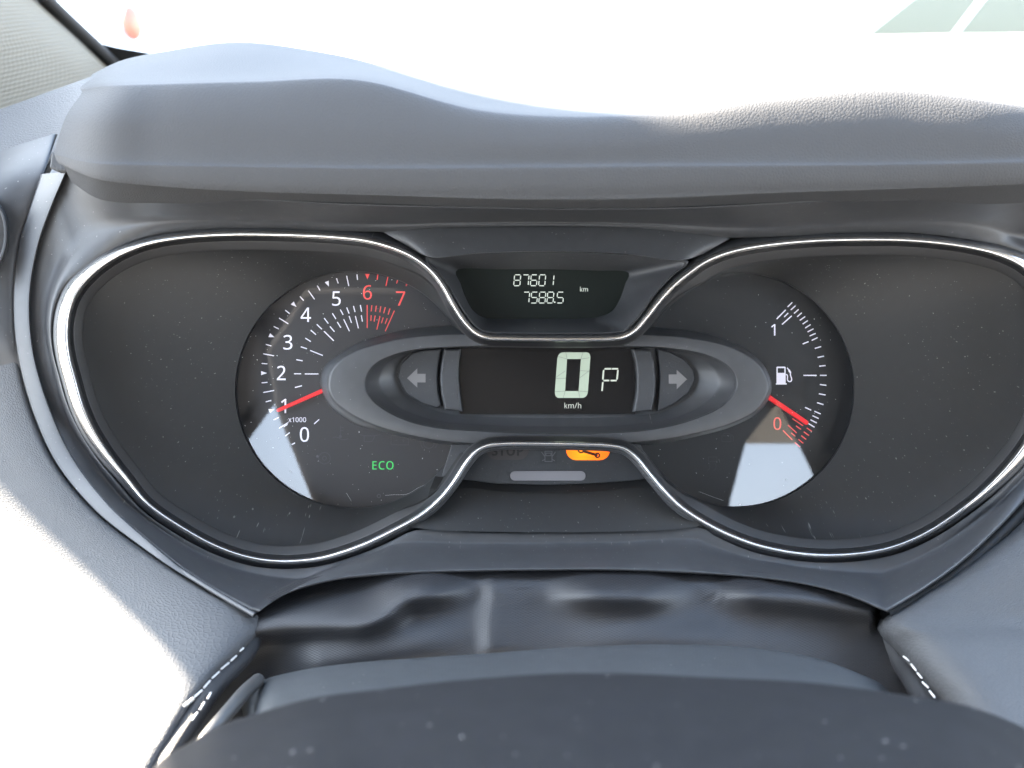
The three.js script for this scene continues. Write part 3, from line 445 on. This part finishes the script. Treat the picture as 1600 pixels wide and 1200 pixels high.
  const lmid = lt.map((a, i) => [lerp(a[0], lb[i][0], 0.9), lerp(a[1], lb[i][1], 0.9), lerp(a[2], lb[i][2], 0.93) + 0.0003]);
  mesh('ledge', patch([lt.map(p => [p[0], p[1] - 3, p[2] - 0.002]), lt, lmid, lb, lb.map(p => [p[0], p[1] + 1, p[2] - 0.004])], 60, 4), M.surround, odo, 'grey ledge above the odometer');
  // shoulders closing the gap between bezel, ledge and recess
  mesh('shoulder', loft([G.map((p, i) => { const q = off(i, aO(p) - 1); return P(q[0], q[1], -0.001); }), G.map((p, i) => { const q = off(i, aO(p) + 3); return P(q[0], q[1], -0.0012); }), G.map((p, i) => { const q = off(i, aO(p) + lerp(3.4, 12, lobe(p))); return P(q[0], q[1], lerp(-0.017, -0.006, lobe(p))); })], true), M.surround, cluster);

  // ---- warning lamps below the bridge
  const wl = grp('warning_lamp_panel', cluster, 'recessed lamp panel below the bridge, orange service lamp lit');
  const plate = [[706, 694], [1000, 694], [1026, 744], [994, 751], [940, 755], [857, 758], [775, 756], [727, 750], [690, 744]];
  mesh('plate', slabGeo(plate, -0.0160, 0.002, 0.0003), M.arrowPad, wl);
  const trT = [[680, 744, -0.0165], [727, 750, -0.016], [775, 756, -0.016], [857, 758, -0.016], [940, 755, -0.016], [994, 751, -0.016], [1034, 743, -0.0165]];
  const trM = [[672, 764, -0.0115], [733, 764, -0.011], [780, 769, -0.011], [857, 771, -0.011], [935, 769, -0.011], [990, 764, -0.011], [1042, 762, -0.0115]];
  const trM2 = trM.map(([x, y, z], i) => [x, y + 2, z + 0.0002]);
  const trB = [[652, 825, 0.0004], [690, 829, 0.001], [770, 831, 0.001], [857, 832, 0.001], [960, 831, 0.001], [1055, 827, 0.001], [1094, 822, 0.0004]];
  mesh('tray', patch([trT, trM, trM2, trB], 60, 5), M.cowl, wl, 'dark sloping tray below the lamps');
  const sideL = [[742, 690, -0.017], [722, 722, -0.0165], [700, 747, -0.0165], [680, 780, -0.007], [652, 825, 0.0004]], sideLo = [[752, 690, -0.002], [730, 716, -0.002], [704, 752, -0.002], [676, 788, -0.002], [640, 824, -0.001]];
  mesh('tray_side', patch([sideL, sideL.map((a, i) => [lerp(a[0], sideLo[i][0], 0.5), lerp(a[1], sideLo[i][1], 0.5), lerp(a[2], sideLo[i][2], 0.5)]), sideLo], 40, 4), M.cowl, wl);
  const sideR = [[972, 690, -0.017], [996, 722, -0.0165], [1012, 746, -0.0165], [1050, 784, -0.007], [1094, 822, 0.0004]], sideRo = [[966, 690, -0.002], [992, 716, -0.002], [1018, 748, -0.002], [1058, 786, -0.002], [1108, 824, -0.001]];
  mesh('tray_side', patch([sideR, sideR.map((a, i) => [lerp(a[0], sideRo[i][0], 0.5), lerp(a[1], sideRo[i][1], 0.5), lerp(a[2], sideRo[i][2], 0.5)]), sideRo], 40, 4), M.cowl, wl);
  const LR = [750, 680, 970, 760];
  const LP = (draw, extra) => std({ ...printPair(LR, 6, draw), emissive: 0xffffff, emissiveIntensity: 0.06, roughness: 0.45, ...extra });
  const ZP = -0.01585;
  mesh('stop_lamp', flatGeo(pill(760, 688, 826, 718.5), ZP, LR), LP((x, m) => { const lit = m === 'light'; x.fillStyle = lit ? '#000' : '#3f3a39'; x.fillRect(LR[0], LR[1], 300, 100); if (!lit) { x.fillStyle = '#1c1a1a'; x.font = 'bold 21px sans-serif'; x.textAlign = 'center'; x.textBaseline = 'middle'; x.fillText('STOP', 793, 704); } }), wl, 'unlit grey STOP lamp');
  mesh('service_lamp', flatGeo(pill(884.5, 687, 953, 719), ZP, LR), LP((x, m) => { const lit = m === 'light'; x.fillStyle = '#ff7a06'; if (lit) { const g = x.createRadialGradient(908, 709, 2, 914, 706, 38); g.addColorStop(0, '#ff9a12'); g.addColorStop(0.5, '#ff6a08'); g.addColorStop(1, '#f04a08'); x.fillStyle = g; } x.fillRect(LR[0], LR[1], 300, 100); x.strokeStyle = lit ? '#1a0500' : '#2a0e04'; x.lineWidth = 4; x.lineCap = 'round'; x.beginPath(); x.moveTo(912, 705); x.lineTo(932, 711); x.stroke(); x.lineWidth = 2.4; x.beginPath(); x.arc(908, 702.5, 4.6, -0.2, 4.6); x.stroke(); x.beginPath(); x.arc(933.5, 711.5, 3.2, 0, 7); x.stroke(); }), wl, 'lit orange lamp with a spanner symbol');
  mesh('door_lamp', flatGeo([[844, 690], [870, 690], [870, 724], [844, 724]], ZP, LR), LP((x, m) => { x.fillStyle = m === 'light' ? '#000' : '#2d2e30'; x.fillRect(LR[0], LR[1], 300, 100); if (m !== 'light') { x.strokeStyle = '#5a5a5c'; x.lineWidth = 1.2; x.strokeRect(851.5, 705, 11, 16); x.strokeRect(853, 708, 8, 4); x.beginPath(); x.moveTo(851, 713); x.lineTo(846, 706); x.moveTo(863, 713); x.lineTo(868, 706); x.moveTo(851, 718); x.lineTo(847, 720); x.moveTo(863, 718); x.lineTo(867, 720); x.stroke(); } }), wl, 'unlit open doors symbol');
  mesh('blank_lamp', slabGeo(pill(797, 736, 915, 751), -0.0156, 0.0008, 0.0001), std({ color: rgb(0.2, 0.19, 0.2), roughness: 0.5 }), wl, 'long pale grey blank lamp');
}

// ------------------------------------------------------------------ fabric boot under the cluster
const boot = thing('column_boot', 'creased black woven boot stretched between instrument surround and steering column', 'boot');
{
  const folds = [ // points, height m, width px on the left of its run, width px on the right, fade in and out along the run
    [[[370, 990], [430, 978], [510, 974], [570, 972], [606, 958], [634, 936], [690, 926], [752, 908]], 0.0075, 52, 22, 0.05, 0.25],
    [[[766, 880], [775, 925], [768, 965], [770, 1040]], 0.0018, 44, 18, 0.3, 0.2], [[[840, 922], [920, 930], [1000, 932], [1060, 926], [1090, 912]], 0.0066, 40, 24, 0.4, 0.4],
    [[[1110, 896], [1128, 918], [1170, 928], [1250, 934], [1370, 950]], 0.0072, 40, 26, 0.35, 0.02], [[[440, 1040], [600, 1012], [760, 994]], 0.0034, 40, 36, 0.2, 0.4], [[[860, 1004], [1000, 998], [1200, 1006]], 0.0022, 36, 36, 0.4, 0.4]];
  const foldC = folds.map(([pl, ...q]) => [curve(pl, 24), ...q]);
  const fz = (x, y) => { let s = 0; for (const [pl, h, wa, wb, fi, fo] of foldC) { let best = 1e9, sg = 1, at = 0; for (let k = 0; k < pl.length - 1; k++) { const [ax, ay] = pl[k], [bx, by] = pl[k + 1], dx = bx - ax, dy = by - ay, t = clamp(((x - ax) * dx + (y - ay) * dy) / (dx * dx + dy * dy)), d = Math.hypot(x - ax - t * dx, y - ay - t * dy); if (d < best) { best = d; sg = dx * (y - ay) - dy * (x - ax); at = (k + t) / (pl.length - 1); } } const w = sg < 0 ? wa : wb; s += 1.25 * h * (0.1 + 0.9 * sstep(0, fi, at) * sstep(1, 1 - fo, at)) * Math.exp(-(best * best) / (w * w)); } return s; };
  const t0 = [[352, 982, 0.016], [392, 952, 0.02], [440, 918, 0.017], [520, 896, 0.015], [640, 885, 0.015], [857, 882, 0.015], [1070, 885, 0.015], [1210, 897, 0.015], [1320, 922, 0.017], [1390, 960, 0.02], [1430, 990, 0.016]];
  const t1 = [[332, 1015, 0.022], [372, 985, 0.026], [430, 950, 0.024], [520, 924, 0.022], [640, 912, 0.022], [857, 908, 0.022], [1070, 911, 0.022], [1210, 924, 0.022], [1330, 950, 0.024], [1400, 990, 0.026], [1440, 1020, 0.022]];
  const t2 = [[312, 1060, 0.028], [352, 1030, 0.032], [420, 1000, 0.03], [520, 975, 0.028], [640, 962, 0.028], [857, 955, 0.028], [1070, 956, 0.028], [1210, 968, 0.028], [1345, 1000, 0.03], [1420, 1040, 0.032], [1460, 1070, 0.028]];
  const t3 = [[305, 1120, 0.032], [345, 1090, 0.036], [410, 1060, 0.034], [520, 1035, 0.034], [640, 1022, 0.034], [857, 1010, 0.034], [1070, 1004, 0.034], [1210, 1015, 0.034], [1345, 1050, 0.034], [1425, 1090, 0.036], [1465, 1120, 0.032]];
  const t4 = t3.map(([x, y, z]) => [lerp(880, x, 0.98), y + 50, z + 0.004]);
  const fg = patch([t0, t1, t2, t3, t4], 220, 16, fz);
  { const p = fg.attributes.position, u = fg.attributes.uv; for (let i = 0; i < p.count; i++) { const k = D / (D - p.getZ(i)); u.setXY(i, p.getX(i) * k / UVS, p.getY(i) * k / UVS); } }
  mesh('fabric', fg, M.boot, boot);
  // rolled hems with white stitching
  const hem = (pts, r) => new THREE.TubeGeometry(new THREE.CatmullRomCurve3(pts.map(p => P(...p))), 60, r, 12);
  const hemM = M.boot;
  const hl = mesh('hem', hem([[408, 968, 0.028], [384, 1020, 0.039], [345, 1062, 0.049], [318, 1096, 0.056], [290, 1140, 0.063], [255, 1200, 0.072], [240, 1260, 0.078]], 0.0030), hemM, boot, 'rolled seam edge lit by the sun');
  const hr = mesh('hem', hem([[1330, 946, 0.016], [1368, 985, 0.024], [1405, 1030, 0.032], [1432, 1072, 0.042], [1455, 1115, 0.050], [1480, 1180, 0.06]], 0.0034), hemM, boot, 'rolled seam edge in shade');
  const stitch = (list, zf, parent) => { for (const [x0, y0, x1, y1, w] of list) { const a = P(x0, y0, zf(y0)), b = P(x1, y1, zf(y1)), g = new THREE.CapsuleGeometry(w || 0.00032, a.distanceTo(b), 3, 6); const m = mesh('stitch', g, M.thread, parent); m.position.copy(a).lerp(b, 0.5); m.quaternion.setFromUnitVectors(V3(0, 1, 0), b.clone().sub(a).normalize()); } };
  stitch([[375, 1017, 380, 1013], [361, 1032, 369, 1025], [346, 1045, 357, 1036], [332, 1059, 342, 1050], [319, 1074, 328, 1064], [305, 1088, 315, 1079], [289, 1102, 301, 1092, 0.0005]], y => lerp(0.0425, 0.0615, (y - 1013) / 89), hl);
  stitch([[325, 1091, 329, 1083], [313, 1108, 319, 1098], [301, 1124, 308, 1114]], y => lerp(0.0575, 0.0655, (y - 1083) / 41), hl);
  stitch([[1412, 1026, 1420, 1032], [1424, 1038, 1431, 1047], [1434, 1052, 1440, 1059], [1442, 1066, 1450, 1074], [1453, 1080, 1460, 1089]], y => lerp(0.0395, 0.0525, (y - 1026) / 63), hr);
}

// ------------------------------------------------------------------ steering column shroud, stalk and wheel hub
const shroud = thing('column_shroud', 'dark stippled steering column shroud between woven boot and wheel pad', 'column shroud');
{
  const e0 = [[372, 1150, 0.03], [380, 1100, 0.038], [402, 1072, 0.042], [470, 1052, 0.044], [560, 1040, 0.046], [640, 1034, 0.047], [760, 1026, 0.047], [900, 1016, 0.047], [1050, 1012, 0.047], [1180, 1018, 0.047], [1270, 1032, 0.046], [1330, 1052, 0.044], [1390, 1084, 0.038], [1410, 1150, 0.03]];
  const e1 = e0.map(([x, y, z]) => [lerp(890, x, 0.995), y - 5, z + 0.003]);
  const e2 = e0.map(([x, y, z]) => [lerp(890, x, 0.985), y + 6, z + 0.010]);
  const e3 = e0.map(([x, y, z]) => [lerp(890, x, 0.975), y + 50, z + 0.030]);
  const e4 = e0.map(([x, y, z]) => [lerp(890, x, 0.965), y + 130, z + 0.062]);
  mesh('upper_cover', patch([e0.map(([x, y, z]) => [x, y + 14, z - 0.006]), e0, e1, e2, e3, e4], 120, 6), M.shroud, shroud);
}
{
  const st = thing('control_stalk', 'slim control stalk leaving the column shroud, its edge catching the sun', 'stalk');
  const c = new THREE.CatmullRomCurve3([P(402, 1064, 0.050), P(384, 1080, 0.056), P(360, 1108, 0.063), P(330, 1144, 0.070), P(280, 1210, 0.078)]);
  mesh('lever', new THREE.TubeGeometry(c, 40, 0.0021, 14), M.stalk, st);
  const e = P(402, 1064, 0.050); const cap = mesh('lever_tip', new THREE.SphereGeometry(0.0021, 16, 12), M.stalk, st); cap.position.copy(e);
}
const hub = thing('steering_wheel_pad', 'smooth dark dusty steering wheel centre pad, rounded along its upper edge', 'steering wheel');
{
  const edge = [[215, 1260], [240, 1200], [300, 1158], [345, 1133], [400, 1115], [487, 1091], [610, 1075], [715, 1063], [855, 1053], [960, 1052], [1120, 1059], [1260, 1066], [1360, 1078], [1440, 1090], [1512, 1103], [1600, 1137], [1660, 1175], [1700, 1240]];
  const R = (ky, kx, z) => edge.map(([x, y]) => { const q = P(x, y, 0.135); return [lerp(930, x, kx), y + ky, z]; });
  mesh('cover', patch([R(40, 0.97, 0.118), R(8, 0.995, 0.124), R(0, 1, 0.130), R(10, 1, 0.136), R(60, 1.0, 0.150), R(180, 1.0, 0.170), R(420, 1.0, 0.185), R(700, 0.98, 0.185)], 110, 7), M.hub, hub);
}

// ------------------------------------------------------------------ windscreen pillar, windscreen
const rel = (x, y, z) => V3(x, y, z).add(ORIGIN);                    // metres about the instrument face, level axes
{
  const pil = thing('pillar_trim', 'cream ribbed fabric trim on the windscreen pillar beside the hood', 'pillar trim', { world: true });
  const F = new THREE.CatmullRomCurve3([rel(-0.36, 0.02, -0.60), rel(-0.379, 0.08, -0.534), rel(-0.404, 0.136, -0.482), rel(-0.45, 0.27, -0.35), rel(-0.49, 0.405, -0.21), rel(-0.56, 0.73, 0.13)]);
  const R = new THREE.CatmullRomCurve3([rel(-0.5, -0.20, -0.45), rel(-0.5, 0.0, -0.30), rel(-0.5, 0.126, -0.19), rel(-0.5, 0.168, -0.125), rel(-0.5, 0.181, -0.097), rel(-0.5, 0.196, -0.084), rel(-0.5, 0.245, -0.04), rel(-0.52, 0.73, 0.26)]);
  const rows = []; for (let k = 0; k <= 30; k++) { const u = k / 30, f = F.getPoint(u), r = R.getPoint(u), n = V3(0.75, -0.15, 0.6).normalize(), q = [];
    for (const [t, h] of [[0, -0.04], [0, -0.004], [0.03, 0.004], [0.15, 0.012], [0.4, 0.018], [0.7, 0.014], [0.96, 0.004], [1, -0.002], [1, -0.04]]) q.push(f.clone().lerp(r, t).addScaledVector(n, h)); rows.push(q); }
  const g = loft(rows); { const a = g.attributes.position, u = g.attributes.uv; for (let i = 0; i < a.count; i++) u.setXY(i, (a.getZ(i) * 0.7 + a.getX(i)) / 0.1, (a.getY(i) - 0.4 * a.getX(i)) / 0.1); }
  mesh('fabric_panel', g, M.pillar, pil);
  mesh('outer_post', new THREE.TubeGeometry(new THREE.CatmullRomCurve3(F.getPoints(12).map(p => p.add(V3(-0.06, 0.0, -0.05)))), 30, 0.035, 10), M.rubber, pil);
  const seal = F.getPoints(24).map(p => p.clone().add(V3(0.004, 0.002, -0.006)));
  mesh('edge_seal', new THREE.TubeGeometry(new THREE.CatmullRomCurve3(seal), 60, 0.005, 10), M.rubber, pil);
}
{
  const ws = thing('windscreen', 'clear sloping windscreen with a dotted black border beside the pillar', 'windscreen', { world: true });
  const n = V3(0, -0.6, 0.8).normalize().cross(V3(1, 0, 0)).cross(V3(1, 0, 0)).normalize();
  const p0 = rel(-0.379, 0.08, -0.56), up = V3(0, 0.70, 0.71).normalize(), nn = new THREE.Vector3().crossVectors(V3(1, 0, 0), up).normalize();
  const corner = (x, t) => rel(x, 0, 0).setY(p0.y).setZ(p0.z).addScaledVector(up, t);
  const g = new THREE.BufferGeometry(); const q = [corner(-0.42, -0.12), corner(1.02, -0.12), corner(0.98, 0.93), corner(-0.55, 0.93)];
  g.setAttribute('position', new THREE.Float32BufferAttribute(q.flatMap(v => [v.x, v.y, v.z]), 3)); g.setAttribute('uv', new THREE.Float32BufferAttribute([0, 0, 1, 0, 1, 1, 0, 1], 2)); g.setIndex([0, 1, 2, 0, 2, 3]); g.computeVertexNormals();
  mesh('pane', g, M.glass, ws);
  const onPane = (px, py, lift = 0.004) => { const o = camera.position, d = WPdir(px, py), t = nn.dot(p0.clone().sub(o)) / nn.dot(d); return o.clone().addScaledVector(d, t).addScaledVector(nn, nn.dot(d) < 0 ? lift : -lift); };
  function WPdir(px, py) { return V3((px - 800) / FPX, (600 - py) / FPX, -1).applyQuaternion(TILT).normalize(); }
  const inner = curve([[60, -60], [82, -12], [94, 16], [112, 40], [140, 56], [176, 67], [214, 74], [250, 80], [300, 88]], 60), outer = curve([[20, -60], [56, -12], [72, 14], [90, 40], [112, 66], [140, 92], [172, 112], [230, 124], [300, 130]], 60);
  mesh('border', loft([inner.map(p => onPane(p[0], p[1])), outer.map(p => onPane(p[0], p[1]))]), M.rubber, ws, 'black printed border');
  const dots = []; const fine = curve([[60, -60], [82, -12], [94, 16], [112, 40], [140, 56], [176, 67], [214, 74], [250, 80]], 110);
  for (let r = 0; r < 2; r++) fine.forEach((p, i) => { const a = fine[Math.max(0, i - 1)], b = fine[Math.min(109, i + 1)], l = Math.hypot(b[0] - a[0], b[1] - a[1]), nx = (b[1] - a[1]) / l, ny = -(b[0] - a[0]) / l, o = 2.2 + r * 3; const c = onPane(p[0] + nx * o, p[1] + ny * o); const gd = new THREE.CircleGeometry(0.0006 - r * 0.00015, 8); gd.applyQuaternion(new THREE.Quaternion().setFromUnitVectors(V3(0, 0, 1), nn)); gd.translate(c.x, c.y, c.z); dots.push(gd); });
  mesh('border_dots', mergeGeometries(dots), M.rubber, ws).userData.kind = 'stuff';
}

// ------------------------------------------------------------------ the cabin behind the camera: what shades the instruments and what their lenses mirror
{
  const lining = std({ color: rgb(0.42, 0.39, 0.34), roughness: 0.9 }), dark = std({ color: rgb(0.02, 0.02, 0.022), roughness: 0.9 }), trim = std({ color: rgb(0.05, 0.05, 0.052), roughness: 0.8 });
  const box = (x0, x1, y0, y1, z0, z1, r = 0.01) => { const g = new RoundedBoxGeometry(x1 - x0, y1 - y0, z1 - z0, 2, r); g.translate((x0 + x1) / 2, ORIGIN.y + (y0 + y1) / 2, (z0 + z1) / 2); return g; };
  const roof = thing('cabin_roof', 'pale lined cabin roof above the seats', 'roof', { world: true });
  mesh('lining', box(-0.58, 1.08, 0.72, 0.78, 0.10, 2.0), lining, roof);
  const door = thing('driver_door', 'dark driver door below the side window', 'door', { world: true });
  mesh('door_panel', box(-0.62, -0.52, -0.75, -0.09, -0.55, 0.75), trim, door);
  const door2 = thing('passenger_door', 'dark passenger door below the far side window', 'door', { world: true });
  mesh('door_panel', box(1.04, 1.14, -0.75, -0.06, -0.55, 0.75), trim, door2);
  const fl = thing('cabin_floor', 'dark carpeted cabin floor', 'floor', { world: true });
  mesh('carpet', box(-0.56, 1.06, -0.82, -0.74, -0.7, 1.62), dark, fl);
  const seatShape = (pts, z, t) => { const sh = new THREE.Shape(pts.map(p => new THREE.Vector2(...p))); const g = new THREE.ExtrudeGeometry(sh, { depth: t, bevelEnabled: true, bevelSize: 0.01, bevelThickness: 0.01, bevelOffset: -0.01, bevelSegments: 3 }); g.translate(0, 0, z); return g; };
  const seat = thing('driver_seat', 'dark driver seat facing the instruments', 'seat');
  mesh('backrest', seatShape([[-0.29, -0.62], [-0.285, -0.25], [-0.292, -0.173], [-0.346, -0.037], [-0.36, 0.05], [-0.30, 0.14], [0.44, 0.14], [0.46, 0.03], [0.40, -0.015], [0.343, -0.084], [0.319, -0.173], [0.31, -0.62]], 0.8, 0.12), dark, seat);
  mesh('headrest', seatShape([[-0.42, 0.1], [0.50, 0.1], [0.50, 0.38], [-0.42, 0.38]], 0.82, 0.1), dark, seat);
  const pl = thing('centre_pillar', 'dark door pillar beside the driver seat', 'pillar');
  mesh('pillar_cover', seatShape([[-0.37, -0.012], [-0.43, -0.095], [-0.52, -0.21], [-0.7, -0.25], [-0.7, 0.34], [-0.37, 0.34]], 0.84, 0.08), dark, pl);
  const ps = thing('passenger_seat', 'dark passenger seat beside the driver seat', 'seat');
  mesh('backrest', seatShape([[0.44, -0.02], [0.51, -0.165], [0.54, -0.6], [1.0, -0.6], [0.98, 0.06], [0.8, 0.18], [0.46, 0.2]], 0.84, 0.12), dark, ps);
}

// ------------------------------------------------------------------ cars parked outside
function car(name, label, paint, x, z, turn) {
  const c = thing(name, label, 'car', { world: true, group: 'cars parked in front' }); c.position.set(x, 0, z); c.rotation.y = turn;
  const prof = new THREE.Shape(); prof.moveTo(-2.1, 0.28); prof.lineTo(-2.14, 0.62); prof.quadraticCurveTo(-2.05, 0.86, -1.5, 0.95); prof.lineTo(-1.05, 1.03); prof.quadraticCurveTo(-0.5, 1.5, 0.0, 1.52); prof.lineTo(1.1, 1.5); prof.quadraticCurveTo(1.7, 1.38, 1.95, 1.05); prof.quadraticCurveTo(2.12, 0.9, 2.1, 0.5); prof.lineTo(2.05, 0.28); prof.closePath();
  const g = new THREE.ExtrudeGeometry(prof, { depth: 1.6, bevelEnabled: true, bevelSize: 0.06, bevelThickness: 0.08, bevelSegments: 4, curveSegments: 16 }); g.translate(0, 0, -0.8);
  mesh('body', g, phys({ color: paint, roughness: 0.35, clearcoat: 1, clearcoatRoughness: 0.05 }), c);
  const gl = phys({ color: rgb(0.05, 0.066, 0.05), roughness: 0.15 });
  for (const pts of [[[-1.0, 1.04], [-0.62, 1.36], [-0.2, 1.42], [-0.42, 1.05]], [[-0.36, 1.05], [-0.12, 1.43], [0.95, 1.42], [1.02, 1.06]], [[1.1, 1.07], [1.04, 1.41], [1.3, 1.36], [1.62, 1.1]]]) { const sh = new THREE.Shape(pts.map(p => new THREE.Vector2(...p))); const w = new THREE.ExtrudeGeometry(sh, { depth: 1.79, bevelEnabled: false }); w.translate(0, 0, -0.895); mesh('window', w, gl, c); }
  for (const [wx, wz] of [[-1.3, 0.8], [1.3, 0.8], [-1.3, -0.8], [1.3, -0.8]]) { const w = mesh('wheel', new THREE.TorusGeometry(0.24, 0.085, 12, 32), M.rubber, c); w.position.set(wx, 0.325, wz); mesh('rim', new THREE.CylinderGeometry(0.19, 0.19, 0.12, 24).rotateX(Math.PI / 2), M.chrome, w); }
  for (const wz of [0.78]) mesh('tail_lamp', new THREE.SphereGeometry(0.09, 16, 12).scale(0.6, 1.1, 1).translate(2.06, 1.12, wz), std({ color: rgb(0.6, 0.09, 0.06), roughness: 0.4 }), c);
  return c;
}
car('parked_car', 'white parked car with green tinted windows beyond the windscreen', rgb(0.8, 0.8, 0.8), 3.5, -6.6, 0);
car('parked_car', 'pale blue parked car with red tail lamp beyond the windscreen', rgb(0.6, 0.68, 0.74), -4.40, -5.78, 0);
renderer.render(scene, camera);
